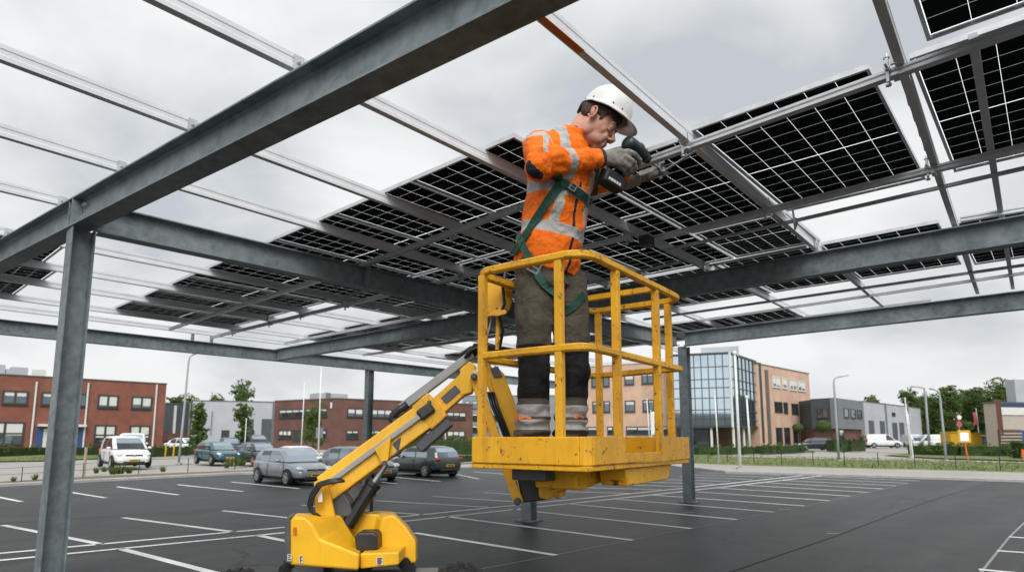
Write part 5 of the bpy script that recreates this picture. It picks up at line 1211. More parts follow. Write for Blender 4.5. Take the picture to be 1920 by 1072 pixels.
MB().poly3([at(x, y, 5.42) for x, y in ((650, 972), (676, 962), (712, 964), (712, 1044), (664, 1046))], (0, 1, 0), .05).build('inner_cowl', M['lift_clean'], lift, bevel=.01)
def sticker(x0, y0, x1, y1, Y, n_=3):
    s0 = MB().poly3([at(x, y, Y) for x, y in ((x0, y1), (x1, y1), (x1, y0), (x0, y0))], (0, -1, 0), .002).build('sticker', M['sticker'], lift)
    mb = MB()
    for k in range(n_):
        y = y0 + (y1 - y0) * (k + .6) / (n_ + .4); hh = (y1 - y0) * .09
        mb.poly3([at(x, yy, Y - .004) for x, yy in ((x0 + 1.4, y + hh), (x1 - 1.4 - (k % 2) * 2, y + hh), (x1 - 1.4 - (k % 2) * 2, y - hh), (x0 + 1.4, y - hh))], (0, -1, 0), .0015)
    mb.build('print', M['ink'], s0)
sticker(539, 1038, 547, 1051, 4.835); sticker(561, 1041, 568, 1055, 4.845, 4); sticker(706, 1044, 718, 1058, 4.975, 4); sticker(749, 1040, 761, 1053, 5.27, 3)
wp = MB()
for k, (xa, xb) in enumerate(((550, 556), (549, 557), (550, 556), (549.5, 557))):
    wp.poly3([at(x, y, 4.843) for x, y in ((xa, 990 + k * 4), (xb, 990 + k * 4), (xb, 987.5 + k * 4), (xa, 987.5 + k * 4))], (0, -1, 0), .002)
wp.build('warning_print', M['orange'], lift)
# chassis and wheels
CX = (Vector((1.54, .2, 0))).normalized(); CYv = Vector((-CX.y, CX.x, 0)); cc = Vector((-1.22, 5.15, 0))
MB().box(cc + UP * .24, (1.25, .62, .10), CX, CYv, UP).build('chassis', M['lift_grey'], lift, bevel=.02)
MB().lathe([(.32, .28), (.32, .33)], cc, UP, 28).build('slew_ring', M['lift_dark'], lift)
def tyre(x, y):
    c = Vector((x, y, .245)); ax = CYv if y < 5 else CYv; t_ = MB(); R = .245; n_ = 36
    prof = [(.15, -.13), (.21, -.14), (.235, -.11), (.24, 0), (.235, .11), (.21, .14), (.15, .13)]
    t_.lathe(prof, c, ax, n_, caps=False)
    for k in range(18):
        for sg in (-1, 1):
            a_ = 2 * pi * (k + (.5 if sg > 0 else 0)) / 18; e = CX * cos(a_) + UP * sin(a_); tg = -CX * sin(a_) + UP * cos(a_)
            t_.box(c + e * .235 + ax * sg * .062, (.018, .045, .115), e, tg, ax)
    w_ = t_.build('wheel', M['black'], lift); MB().lathe([(.16, -.11), (.15, -.08), (.05, -.09), (.05, -.12), (.01, -.125)], c, ax, 20).build('hub', M['lift_grey'], w_)
    MB().lathe([(.16, .11), (.15, .08), (.05, .09)], c, ax, 20).build('hub', M['lift_grey'], w_)
for x, y in ((-1.93, 4.42), (-.37, 4.62), (-1.72, 5.42), (-1.05, 5.34)): tyre(x, y)
for s0, s1 in (((-1.92, 4.5), (-1.74, 5.3)), ((-.42, 4.7), (-1.0, 5.25))): MB().bar(Vector((*s0, .245)), Vector((*s1, .245)), .10, .10).build('axle', M['lift_dark'], lift)
# ================================================================== the worker
M['skin'] = None
def skin_mat():
    t = NT('skin'); p = t.coord(); f = t.noise(p, 9, 4, 0.6); g = t.noise(p, 70, 3, 0.6)
    at_ = t.n('ShaderNodeAttribute'); at_.attribute_name = 'beard'; rd = t.n('ShaderNodeAttribute'); rd.attribute_name = 'flush'
    c = t.ramp(f, [(0.35, (0.50, 0.255, 0.18)), (0.65, (0.60, 0.335, 0.245))])
    c = t.mix(t.math('MULTIPLY', rd.outputs['Fac'], 0.38), c, (0.50, 0.16, 0.11))
    g2 = t.noise(p, 420, 2, 0.6)
    c = t.mix(t.math('MULTIPLY', at_.outputs['Fac'], t.math('MULTIPLY_ADD', g2, 0.5, 0.15)), c, (0.16, 0.095, 0.068))
    t.p.inputs['Subsurface Weight'].default_value = 0.12; t.p.inputs['Subsurface Radius'].default_value = (0.02, 0.008, 0.004)
    t.bump(g, 0.08, 0.004)
    return t.set(c, 0.5, 0, 0.35)
M['skin'] = skin_mat()
def cloth(name, base, band, bandcol, patch=None, patchcol=None, wv=220, soil=0.25):
    t = NT(name); p = t.coord(); f = t.noise(p, 5, 5, 0.65, .3); w = t.noise(p, wv, 2, 0.5)
    c = t.ramp(f, [(0.3, [x * (1 - soil) for x in base]), (0.6, base), (0.75, [min(1, x * 1.06) for x in base])])
    if patch:
        a = t.n('ShaderNodeAttribute'); a.attribute_name = patch; c = t.mix(t.math('GREATER_THAN', a.outputs['Fac'], 0.0), c, patchcol)
    b = t.n('ShaderNodeAttribute'); b.attribute_name = band
    c = t.mix(t.math('GREATER_THAN', b.outputs['Fac'], 0.0), c, t.ramp(f, [(0.3, [x * .8 for x in bandcol]), (0.7, [x * 1.15 for x in bandcol])]))
    # creases: ridged noise, plus the weave
    r1 = t.math('ABSOLUTE', t.math('SUBTRACT', t.noise(p, 3.4, 3, 0.5, 1.0, (1.0, 1.0, 1.7)), 0.5)); r2 = t.math('ABSOLUTE', t.math('SUBTRACT', t.noise(p, 8.5, 3, 0.55, 0.8, (1.6, 1.6, 1.0)), 0.5))
    hgt = t.math('ADD', t.math('MULTIPLY', t.math('MINIMUM', r1, 0.13), 3.2), t.math('MULTIPLY', t.math('MINIMUM', r2, 0.12), 1.3))
    t.bump(t.math('MULTIPLY_ADD', w, 0.03, hgt), 0.42, 0.03)
    return t.set(c, 0.75, 0, 0.25)
M['jacket'] = cloth('orange_work_jacket', (0.93, 0.175, 0.008), 'band', (0.40, 0.40, 0.385), 'dark', (0.018, 0.022, 0.035))
M['trousers'] = cloth('olive_work_trousers', (0.082, 0.070, 0.053), 'band', (0.36, 0.355, 0.345), 'dark', (0.009, 0.0095, 0.010), 220, .12)
def glove_mat():
    t = NT('grey_work_glove'); p = t.coord(); f = t.noise(p, 14, 5, 0.65, .4); k = t.noise(p, 160, 2, 0.5); r = t.math('ABSOLUTE', t.math('SUBTRACT', t.noise(p, 20, 3, 0.5, 0.8), 0.5))
    c = t.ramp(f, [(0.32, (0.13, 0.12, 0.105)), (0.5, (0.22, 0.205, 0.185)), (0.7, (0.30, 0.285, 0.26))])
    t.bump(t.math('ADD', t.math('MULTIPLY', t.math('MINIMUM', r, 0.12), 2.0), t.math('MULTIPLY', k, 0.15)), 0.6, 0.012)
    return t.set(c, 0.88, 0, 0.2)
M['glove'] = glove_mat()
M['helmet'] = simple('white_helmet_shell', (0.60, 0.595, 0.575), 0.30, 0, 0.5, .05, 6)
M['hair'] = simple('brown_hair', (0.055, 0.034, 0.022), 0.7, 0, .3, .4, 40)
M['webbing'] = simple('green_webbing', (0.014, 0.055, 0.040), 0.7, 0, .2, .2, 60)
M['webbing_pale'] = simple('worn_green_webbing', (0.045, 0.105, 0.082), 0.75, 0, .2, .2, 60)
M['collar'] = simple('dark_collar', (0.03, 0.032, 0.034), 0.85)
M['boot'] = simple('dark_work_boot', (0.03, 0.035, 0.028), 0.7)
M['eye_white'] = simple('eye_white', (0.6, 0.57, 0.54), 0.2); M['eye_dark'] = simple('eye_iris', (0.02, 0.015, 0.012), 0.15)
M['lip'] = simple('lips', (0.40, 0.15, 0.12), 0.5); M['rim_inner'] = simple('helmet_lining', (0.015, 0.016, 0.018), 0.7)
M['skin_dark'] = simple('brow_hair', (0.10, 0.055, 0.035), 0.8)

def remeshed(mb, name, mat, parent, voxel, smooth=4, attrs=None, disp=None):
    o = mb.build(name, mat, None, fix=False)
    bm = bmesh.new(); bm.from_mesh(o.data); bmesh.ops.recalc_face_normals(bm, faces=bm.faces); bm.to_mesh(o.data); bm.free()
    r = o.modifiers.new('r', 'REMESH'); r.mode = 'VOXEL'; r.voxel_size = voxel
    s_ = o.modifiers.new('s', 'SMOOTH'); s_.iterations = smooth; s_.factor = .5
    dg = bpy.context.evaluated_depsgraph_get(); me = bpy.data.meshes.new_from_object(o.evaluated_get(dg))
    o.modifiers.clear(); old = o.data; o.data = me; bpy.data.meshes.remove(old); me.name = name
    if disp:
        nr = [v.normal.copy() for v in me.vertices]
        for v, n_ in zip(me.vertices, nr): v.co += n_ * disp(v.co, n_)
    if attrs:
        cols = {k: [] for k in attrs}
        for v in me.vertices:
            for k, fn in attrs.items(): cols[k].append(fn(v.co, v.normal))
        for k, vals in cols.items():
            a = me.attributes.new(k, 'FLOAT', 'POINT'); a.data.foreach_set('value', vals)
    for p in me.polygons: p.use_smooth = True
    if not me.materials: me.materials.append(mat)
    bvh = BVHTree.FromPolygons([v.co.copy() for v in me.vertices], [tuple(p.vertices) for p in me.polygons])
    if parent is not None:
        off = world_loc(parent)
        for v in me.vertices: v.co -= off
        o.parent = parent
    return o, bvh

YO = 0.2
def J(x, y, Y): return at(x, y, Y + YO)
FACE = Vector((.67, -.74, 0)).normalized(); LAT = Vector((-FACE.y, FACE.x, 0))          # LAT: his left
foot_c = at(1030, 815, 4.99); man = thing('person', 'worker in orange jacket, white helmet and green harness standing in the yellow basket, drilling', 'person', (foot_c.x, foot_c.y, ZF + .006))
hipR, hipL = J(1002, 535, 4.74), J(1064, 535, 4.88); kneR, kneL = J(1001, 690, 4.72), J(1074, 690, 4.88); ankR, ankL = J(997, 812, 4.74), J(1069, 812, 4.90)
shR, shL = J(1010, 274, 4.62), J(1094, 292, 4.90); elR, elL = J(1010, 306, 4.36), J(1116, 348, 5.02); wrR, wrL = J(1124, 297, 4.60), J(1178, 330, 4.97)
T0, T1 = J(1024, 500, 4.81), J(1062, 250, 4.74); AXT = (T1 - T0); TL = AXT.length; AXT.normalize()
NK = J(1072, 262, 4.76)
# head frame
hs = 1.84; pit = radians(33)
_h = Vector((.99, -.14, 0)); FH = _h * cos(pit) - UP * sin(pit); UH = _h * sin(pit) + UP * cos(pit); LH = UH.cross(FH)
HC = J(1115, 231, 4.74)
HM = Matrix((FH, LH, UH)).transposed()
def hl0(x, y, z): return HC + FH * (x * hs) + LH * (y * hs) + UH * (z * hs)
def hl(x, y, z): return hl0(x + max(0.0, x) * .10, y, z)
def hball(mb, c, r, rot=None): return mb.ball(hl(*c), [q * hs for q in r], 18, 12, HM @ rot if rot is not None else HM)
bd = MB()
hball(bd, (.0, 0, .045), (.080, .072, .078)); hball(bd, (.022, 0, .0), (.070, .066, .085)); hball(bd, (.030, 0, -.055), (.052, .054, .062)); hball(bd, (.060, 0, -.098), (.024, .028, .021))
hball(bd, (.038, .034, -.072), (.046, .020, .028)); hball(bd, (.038, -.034, -.072), (.046, .020, .028)); hball(bd, (.0, .052, -.045), (.03, .016, .040)); hball(bd, (.0, -.052, -.045), (.03, .016, .040))
for s_ in (1, -1):
    hball(bd, (.081, s_ * .026, .022), (.014, .026, .009)); hball(bd, (.052, s_ * .039, -.020), (.020, .017, .024)); hball(bd, (.072, s_ * .022, -.045), (.018, .018, .024))
    hball(bd, (.097, s_ * .013, -.040), (.012, .009, .009)); hball(bd, (.079, s_ * .030, .003), (.010, .015, .010))
    # ear
    hball(bd, (-.006, s_ * .079, .002), (.017, .009, .028), Matrix.Rotation(-.25, 3, 'Y')); hball(bd, (-.016, s_ * .086, .010), (.010, .006, .022), Matrix.Rotation(-.3, 3, 'Y'))
bd.tube([hl(.082, 0, .016), hl(.096, 0, -.012), hl(.109, 0, -.032), hl(.106, 0, -.042)], [.010 * hs, .010 * hs, .0125 * hs, .008 * hs], 10)
hball(bd, (.086, 0, -.062), (.010, .024, .0065)); hball(bd, (.083, 0, -.076), (.011, .021, .0075)); hball(bd, (.078, 0, -.088), (.012, .02, .008))
# neck, trunk and limbs: one surface under the clothes
bd.tube([hl(-.03, 0, .0), hl(-.035, 0, -.06), (hl(-.03, 0, -.09) + NK) / 2, NK, NK - AXT * .12], [.058 * hs, .058 * hs, .098, .105, .13], 16)
bd.tube([NK - AXT * .06, T0 + AXT * .62, T0 + AXT * .3, T0 - AXT * .06], [(.10, .16), (.15, .22), (.14, .20), (.14, .20)], 20, ref=FACE)
for q, r in (((shR, elR, wrR), (.085, .07, .05)), ((shL, elL, wrL), (.085, .07, .05)), ((hipR, kneR, ankR), (.10, .085, .06)), ((hipL, kneL, ankL), (.10, .085, .06))): bd.tube(list(q), list(r), 14)
bd.tube([NK - AXT * .10, shR], [.11, .085], 12); bd.tube([NK - AXT * .10, shL], [.11, .085], 12); bd.ball(hipR.lerp(hipL, .5) + UP * .05, (.14, .12, .12))
def hloc(p): d = p - HC; return d.dot(FH) / hs, d.dot(LH) / hs, d.dot(UH) / hs
def beard(p, n):
    x, y, z = hloc(p)
    if z > .02 or z < -.135 or x < -.012: return 0.0
    v = min(1, max(0, (-.028 - z) / .03)) * min(1, max(0, (x + .012) / .02))
    v = max(v, min(1, max(0, (.022 - abs(x - .006)) / .015)) * (1 if z > -.05 and abs(y) > .05 else 0) * .8)
    if abs(y) < .026 and -.083 < z < -.058 and x > .06: v *= .2
    if z > -.045 and x > .05: v *= .35
    return v
def flush(p, n):
    x, y, z = hloc(p); e = max(0, 1 - ((x + .01) ** 2 / .0012 + (abs(y) - .085) ** 2 / .0006 + z * z / .0016)); nk = 1.0 if z < -.07 and x < -.03 else 0
    ns = max(0, 1 - ((x - .108) ** 2 + y * y + (z + .035) ** 2) / .0009); ck = max(0, 1 - ((x - .07) ** 2 + (abs(y) - .045) ** 2 + (z + .028) ** 2) / .0011)
    return min(1, e + .5 * nk + ns * .8 + ck * .35)
body, _ = remeshed(bd, 'body', M['skin'], man, .0075, 4, {'beard': beard, 'flush': flush})
fp = MB()
for s_ in (1, -1):
    e_ = MB(); e_.ball(hl(.0735, s_ * .0305, -.003), .0115 * hs, 14, 10); ey = e_.build('eye', M['eye_white'], man, smooth=True)
    MB().ball(hl(.0825, s_ * .0305, -.0075), (.004 * hs, .0055 * hs, .0055 * hs), 10, 8, HM).build('iris', M['eye_dark'], ey, smooth=True)
    MB().ball(hl(.0745, s_ * .0305, .0018), (.0135 * hs, .0160 * hs, .0095 * hs), 14, 8, HM @ Matrix.Rotation(.45, 3, 'Y')).build('eyelid', M['skin'], ey, smooth=True); MB().ball(hl(.0735, s_ * .0305, -.011), (.0125 * hs, .0150 * hs, .0060 * hs), 14, 8, HM).build('eyelid', M['skin'], ey, smooth=True)
    b_ = MB(); b_.tube([hl(.0905, s_ * .011, .0215), hl(.0930, s_ * .024, .0250), hl(.0900, s_ * .038, .0235), hl(.0800, s_ * .050, .018)], [.003 * hs, .0042 * hs, .0038 * hs, .002 * hs], 8); b_.build('eyebrow', M['skin_dark'], man, smooth=True)
lp_ = MB(); hball(lp_, (.0880, 0, -.0650), (.0085, .019, .0036)); hball(lp_, (.0862, 0, -.0737), (.0085, .0165, .0044)); lp_.build('lips', M['lip'], man, smooth=True)
for s_ in (1, -1):
    er = MB(); hx = []
    for k in range(13):
        a = radians(150 - 24 * k); hx.append(hl0(-.010 + .0155 * cos(a) - .006 * sin(a) * 0, s_ * (.0865 + .006 * (1 if 2 < k < 9 else .3)), .003 + .0275 * sin(a)))
    er.tube(hx, [.0036 * hs] * 12 + [.005 * hs], 8)
    er.tube([hl0(.002, s_ * .086, -.008), hl0(-.006, s_ * .0885, -.004), hl0(-.010, s_ * .088, .006), hl0(-.004, s_ * .087, .014)], [.003 * hs] * 4, 8)
    ear_ = er.build('ear', M['skin'], man, smooth=True)
# hair: short, seen under the helmet at side and nape
hr = MB()
for s_ in (1, -1):
    hball(hr, (-.042, s_ * .050, .024), (.038, .025, .044)); hball(hr, (.006, s_ * .0655, .044), (.048, .013, .030)); hball(hr, (.028, s_ * .064, .018), (.010, .009, .026))
hball(hr, (-.060, 0, .024), (.028, .05, .046)); hball(hr, (-.056, 0, -.018), (.028, .046, .030))
remeshed(hr, 'hair', M['hair'], man, .009, 2, None, lambda p, n: .004 * noise.noise(p * 60))

# ---- trousers
tr = MB()
waist = T0 + AXT * .10
tr.tube([waist, T0 - AXT * .02, hipR.lerp(hipL, .5) - UP * .06], [(.20, .27), (.215, .30), (.19, .27)], 24, ref=FACE)
for h_, k_, a_, sg in ((hipR, kneR, ankR, -1), (hipL, kneL, ankL, 1)):
    tr.tube([h_ + UP * .10 - LAT * sg * .01, h_.lerp(k_, .30), h_.lerp(k_, .7), k_, k_.lerp(a_, .35), k_.lerp(a_, .75), a_ + UP * .01, a_ - UP * .06], [.158, .163, .150, .135, .137, .138, .142, .138], 18, ref=FACE)
    # thigh pocket and knee-pad pouch
    tr.ball(h_.lerp(k_, .42) + LAT * sg * .12, (.07, .05, .11)); tr.ball(k_ + FACE * .10 - UP * .02, (.075, .075, .14))
def legpos(p):
    best = None
    for h_, k_, a_ in ((hipR, kneR, ankR), (hipL, kneL, ankL)):
        ax_ = k_.lerp(a_, .5) if p.z < k_.z else h_.lerp(k_, .5); d = (Vector((p.x, p.y, 0)) - Vector((ax_.x, ax_.y, 0))).length
        if best is None or d < best[0]: best = (d, p.z - k_.z, (p - ax_))
    return best
kz = kneR.z; az_ = ankR.z
def tr_band(p, n):
    z = p.z; b1 = at(1000, 770, 4.93).z; b2 = at(1000, 796, 4.93).z
    return max(.047 - abs(z - b1), .040 - abs(z - b2))
def tr_dark(p, n):
    d, dz, v = legpos(p); fr = v.dot(FACE)
    knee = min(.215 - abs(dz + .035), fr - .005 + .06)
    return min(knee, .3)
def tr_disp(p, n):
    lo = max(0.0, min(1.0, (az_ + .34 - p.z) / .3)); q = Vector((p.x * 3, p.y * 3, p.z * 11))
    f = noise.fractal(Vector((p.x * 5, p.y * 5, p.z * 2.2)), .9, 2.0, 3) * .020 + noise.noise(q + Vector((7, 1, 3))) * .012
    return f + lo * .016 * sin(p.z * 62 + 3.5 * noise.noise(p * 6)) + .003 * noise.noise(p * 28)
trousers, bvhT = remeshed(tr, 'trousers', M['trousers'], man, .013, 4, {'band': tr_band, 'dark': tr_dark}, tr_disp)
# orange flash on the lower legs, and a white label
for x0, x1, y, Yd in ((966, 996, 783, 0), (1076, 1094, 781, 0)):
    L_ = []
    for k in range(9):
        x = x0 + (x1 - x0) * k / 8; col_ = []
        for yy in (y - 4.5 + 3 * (k / 8), y + 2.5 + 1.5 * sin(k)):
            h_, n_, _i, _d = bvhT.ray_cast(CO, ray(x, yy).normalized())
            col_.append(h_ + n_ * .006 if h_ else at(x, yy, 4.9))
        L_.append(col_)
    mb = MB(); mb.add([q[0] for q in L_] + [q[1] for q in L_], [(i, i + 1, 10 + i, 9 + i) for i in range(8)])
    o = mb.build('orange_flash', M['orange'], trousers); o.modifiers.new('t', 'SOLIDIFY').thickness = .004
# ---- boots
for a_, sg in ((ankR, -1), (ankL, 1)):
    f_ = (FACE + LAT * sg * .12).normalized(); l_ = Vector((-f_.y, f_.x, 0)); g = Vector((a_.x, a_.y, ZF + .006)); rings = []
    for x, w, h in ((-.15, .055, .12), (-.13, .065, .20), (-.02, .072, .215), (.06, .075, .175), (.14, .080, .13), (.22, .075, .10), (.265, .05, .075)):
        rings.append([g + f_ * x + l_ * (w * cos(q)) + UP * max(0.0, h * .5 + h * .5 * sin(q)) for q in [2 * pi * k / 14 for k in range(14)]])
    mb = MB().loft(rings); mb.tube([g + UP * .12 - f_ * .05, a_ + UP * .05], [.085, .09], 14)
    bt, _ = remeshed(mb, 'boot', M['boot'], man, .014, 3)
    so_ = MB(); so_.prism([(-.155, -.055), (-.155, .055), (-.03, .068), (.14, .082), (.25, .06), (.275, 0), (.25, -.06), (.14, -.082), (-.03, -.068)], g, f_, l_, UP, 0, .03); so_.build('sole', M['black'], bt, bevel=.006)

# ---- jacket
jk = MB()
def tring(t, lat, dep, sh=0.0, fw=0.0, n=28):
    c = T0 + AXT * (TL * t) + LAT * sh + FACE * fw; up_ = AXT
    f2 = (FACE - up_ * FACE.dot(up_)).normalized(); l2 = up_.cross(f2)
    return [c + l2 * (lat * cos(2 * pi * k / n)) + f2 * (dep * sin(2 * pi * k / n) + (.02 if sin(2 * pi * k / n) > 0 else 0)) for k in range(n)]
jk.loft([tring(-.055, .285, .235, 0, -.01), tring(.03, .305, .245, 0, .0), tring(.12, .30, .235), tring(.24, .287, .225), tring(.40, .285, .228), tring(.56, .30, .235), tring(.70, .312, .232), tring(.82, .302, .205), tring(.90, .265, .175), tring(.965, .185, .145, .0, .01), tring(1.02, .125, .125, .02, .02)])
jk.tube([shR + (shL - shR).normalized() * .06 + UP * .01, shR + (elR - shR) * .15, shR.lerp(elR, .6), elR, elR.lerp(wrR, .22), elR.lerp(wrR, .5), elR.lerp(wrR, .8), wrR], [.135, .140, .134, .132, .122, .104, .086, .078], 18)
jk.ball(elR + (elR - wrR).normalized() * .01 - UP * .02, (.115, .115, .115))
jk.tube([shL - (shL - shR).normalized() * .05, shL.lerp(elL, .5), elL, elL.lerp(wrL, .5), wrL], [.125, .105, .092, .08, .066], 16)
def seg(p, a, b):
    d = b - a; t = max(0, min(1, (p - a).dot(d) / d.length_squared)); return t, (p - a - d * t)
def jinfo(p):
    t = (p - T0).dot(AXT) / TL; v = p - T0 - AXT * (t * TL); x = v.dot(LAT); f = v.dot(FACE)
    ta, va = seg(p, shR, elR); tb_, vb = seg(p, elR, wrR); tc, vc = seg(p, elL, wrL); td, vd = seg(p, shL, elL)
    return t, x, f, (ta, va), (tb_, vb), (td, vd), (tc, vc)
def j_band(p, n):
    t, x, f, (ta, va), (tb_, vb), (td, vd), (tc, vc) = jinfo(p)
    dt = sqrt((x / .33) ** 2 + (f / .26) ** 2); da = va.length / .15; db = vb.length / .14; dl = min(vd.length / .14, vc.length / .13)
    s_ = -1.0
    arm = min(da, db)
    if arm < dt * .98 and arm < dl + .3 and (va.length < .2 or vb.length < .2):
        if db <= da and tb_ > .02:
            s_ = max(s_, .040 - abs(tb_ - .47) * (wrR - elR).length)
            d = (wrR - elR).normalized(); h_ = d.cross(UP).normalized(); 
            if vb.dot(UP) > .02: s_ = max(s_, .020 - abs(vb.dot(h_) + .01))
        else:
            s_ = max(s_, .036 - abs(ta - .28) * (elR - shR).length)
            if va.dot(UP) > .04: s_ = max(s_, .022 - abs(va.dot(Vector((1, 0, 0))) - .055))
    elif dl < dt * .9: s_ = max(s_, .04 - abs(tc - .4) * .3 if tc > 0 else -1)
    else:
        s_ = max(s_, .046 - abs(t - .515) * TL, .046 - abs(t - .235) * TL)
        if t > .235: s_ = max(s_, .036 - abs(abs(x) - .165))
    return s_
def j_dark(p, n):
    t, x, f, (ta, va), (tb_, vb), _1, _2 = jinfo(p)
    P0 = at(991, 318, 4.62); d1 = -1.0
    zipd = -1
    if f > .1 and t < .86 and va.length > .16 and vb.length > .16: zipd = .016 - abs(x + .0)
    return max(d1, zipd)
def j_disp(p, n):
    f = noise.fractal(Vector((p.x * 4.2, p.y * 4.2, p.z * 5.5)), .9, 2.0, 4) * .020
    q = Vector((p.x * 3 + p.z * 6, p.y * 3, p.z * 9 - p.x * 5)); f += noise.noise(q) * .013
    tb_, vb = seg(p, elR, wrR)
    if vb.length < .2: f += .009 * sin(tb_ * 26 + 2.5 * noise.noise(p * 7)) * (1 - tb_ * .6)
    return f + .004 * noise.noise(p * 30)
jacket, bvhJ = remeshed(jk, 'jacket', M['jacket'], man, .0125, 3, {'band': j_band, 'dark': j_dark}, j_disp)
# navy insert under the near sleeve
_jo = world_loc(man); _da = jacket.data.attributes['dark'].data
for (x, y, rr2) in ((989, 309, .038), (995, 319, .045), (1004, 327, .045), (1012, 331, .034)):
    h_, n_, _i, _d = bvhJ.ray_cast(CO, ray(x, y).normalized())
    if h_ is None: continue
    for v in jacket.data.vertices:
        q = rr2 - (v.co + _jo - h_).length
        if q > -.05: _da[v.index].value = max(_da[v.index].value, q)
# collar standing open round the neck
cr = MB(); ring = []
for k in range(25):
    a = radians(-150 + 300 * k / 24) + pi; e = -FACE * cos(a - pi) + LAT * sin(a - pi); top = .075 + .03 * cos(a - pi)
    ring.append((e, top))
rr_ = [[NK + e * .108 - AXT * .035, NK + e * .128 - AXT * .03, NK + e * .138 + AXT * top, NK + e * .122 + AXT * top] for e, top in ring]
cr.loft(rr_).build('collar', M['collar'], jacket, smooth=True)
d_ = (wrR - elR).normalized(); MB().tube([wrR - d_ * .012, wrR + d_ * .018], [.083, .080], 20).build('cuff', M['collar'], jacket, smooth=True)
# hood seam / hi-vis collar edge
def strap(path, w, mat, name='strap', off=.010, bv=(bvhJ,), parent=None, n=26):
    """webbing laid on the clothes along a pixel path"""
    pts = []
    for i in range(n + 1):
        u = i / n * (len(path) - 1); k = min(int(u), len(path) - 2); f = u - k
        x = path[k][0] + (path[k + 1][0] - path[k][0]) * f; y = path[k][1] + (path[k + 1][1] - path[k][1]) * f
        best = None
        for b in bv:
            h_, n_, _i, dd = b.ray_cast(CO, ray(x, y).normalized())
            if h_ is not None and (best is None or dd < best[2]): best = (h_, n_, dd)
        if best: pts.append((best[0], best[1]))
    if len(pts) < 3: return None
    sm = [pts[0]] + [((pts[i - 1][0] + pts[i][0] * 2 + pts[i + 1][0]) / 4, (pts[i - 1][1] + pts[i][1] + pts[i + 1][1]).normalized()) for i in range(1, len(pts) - 1)] + [pts[-1]]
    rings = []
    for i, (p, n_) in enumerate(sm):
        d = (sm[min(i + 1, len(sm) - 1)][0] - sm[max(i - 1, 0)][0]).normalized(); s_ = n_.cross(d).normalized(); p = p + n_ * off
        rings.append([p - s_ * w / 2, p - s_ * w / 2 + n_ * .006, p + s_ * w / 2 + n_ * .006, p + s_ * w / 2])
    return MB().loft(rings).build(name, M[mat], parent)
har = bpy.data.objects.new('safety_harness', None); COL.objects.link(har); har.parent = man
B2 = (bvhJ, bvhT)
strap([(1054, 338), (1036, 366), (1012, 402), (985, 444), (962, 480)], .072, 'webbing', bv=B2, parent=har)
strap([(968, 412), (973, 436), (984, 464), (997, 492), (1012, 520), (1032, 548), (1050, 566)], .062, 'webbing_pale', off=.016, bv=B2, parent=har)
strap([(1050, 342), (1066, 350), (1085, 362), (1104, 378)], .066, 'webbing', off=.014, parent=har)
strap([(1120, 312), (1117, 340), (1113, 372), (1110, 398)], .056, 'webbing_pale', parent=har)
strap([(1012, 520), (1032, 546), (1052, 572), (1062, 582)], .07, 'webbing', bv=B2, off=.012, parent=har)
strap([(1060, 586), (1078, 572), (1094, 552)], .06, 'webbing', bv=B2, parent=har)
strap([(1040, 338), (1046, 330), (1052, 326)], .06, 'webbing', bv=B2, parent=har)
def buckle(x, y, w, h, rot, mat='chrome'):
    best = None
    for b in B2:
        q = b.ray_cast(CO, ray(x, y).normalized())
        if q[0] is not None and (best is None or q[3] < best[3]): best = q
    if best is None: return
    p, n_ = best[0] + best[1] * .026, best[1]; ax_ = (Vector((1, 0, 0)) - n_ * n_.x).normalized(); ay_ = n_.cross(ax_); a1 = ax_ * cos(rot) + ay_ * sin(rot); a2_ = -ax_ * sin(rot) + ay_ * cos(rot)
    mb = MB()
    for s_ in (1, -1): mb.box(p + a1 * s_ * w / 2, (.014, h + .014, .012), a1, a2_, n_); mb.box(p + a2_ * s_ * h / 2, (w - .014, .014, .012), a1, a2_, n_)
    mb.box(p, (w - .014, .012, .010), a1, a2_, n_); mb.build('buckle', M[mat], har, bevel=.003)
buckle(1002, 501, .085, .075, -.5); buckle(1101, 377, .06, .06, -.4, 'lift_dark'); buckle(1072, 354, .05, .06, -.5, 'lift_dark'); buckle(1112, 387, .055, .03, 0, 'lift_dark')

# ---- helmet
HX = .026; KS = .93
def hk(x, y, z): return hl0(x * KS - .07 * z, y * KS, (z + .016 + .09 * x) * KS)
def hshell(z0, sc, n=36, m=12):
    rings = []
    for i in range(m + 1):
        th = (pi / 2) * i / m; r = cos(th) ** .82 if i < m else 0.0005; z = z0 + .145 * sc * sin(th)
        rings.append([hk(HX + .128 * sc * r * cos(2 * pi * k / n), .108 * sc * r * sin(2 * pi * k / n), z) for k in range(n)])
    return rings
hm = MB(); n_ = 36
outer = hshell(.046, 1.0); inner = hshell(.046, .955)
brim = []; brim2 = []
for k in range(n_):
    a = 2 * pi * k / n_; c = cos(a); ext = .010 + (.050 * max(0, c - .35) ** 1.2 / .6 if c > .35 else 0); dz = -.004 - (.020 * max(0, c - .3)) + (.004 * (1 if c < -.5 else 0)) - .006 * (1 - abs(sin(a)))
    brim.append(hk(HX + (.128 + ext) * c, (.108 + ext * .7) * sin(a), .046 + dz)); brim2.append(hk(HX + (.125 + ext) * c, (.105 + ext * .7) * sin(a), .040 + dz))
hm.loft([inner[i] for i in range(len(inner) - 1, -1, -1)][0:0] + [inner[-2]] + inner[:-2][::-1] + [brim2, brim] + outer, True, False)
helmet = hm.build('helmet', M['helmet'], man, smooth=True)
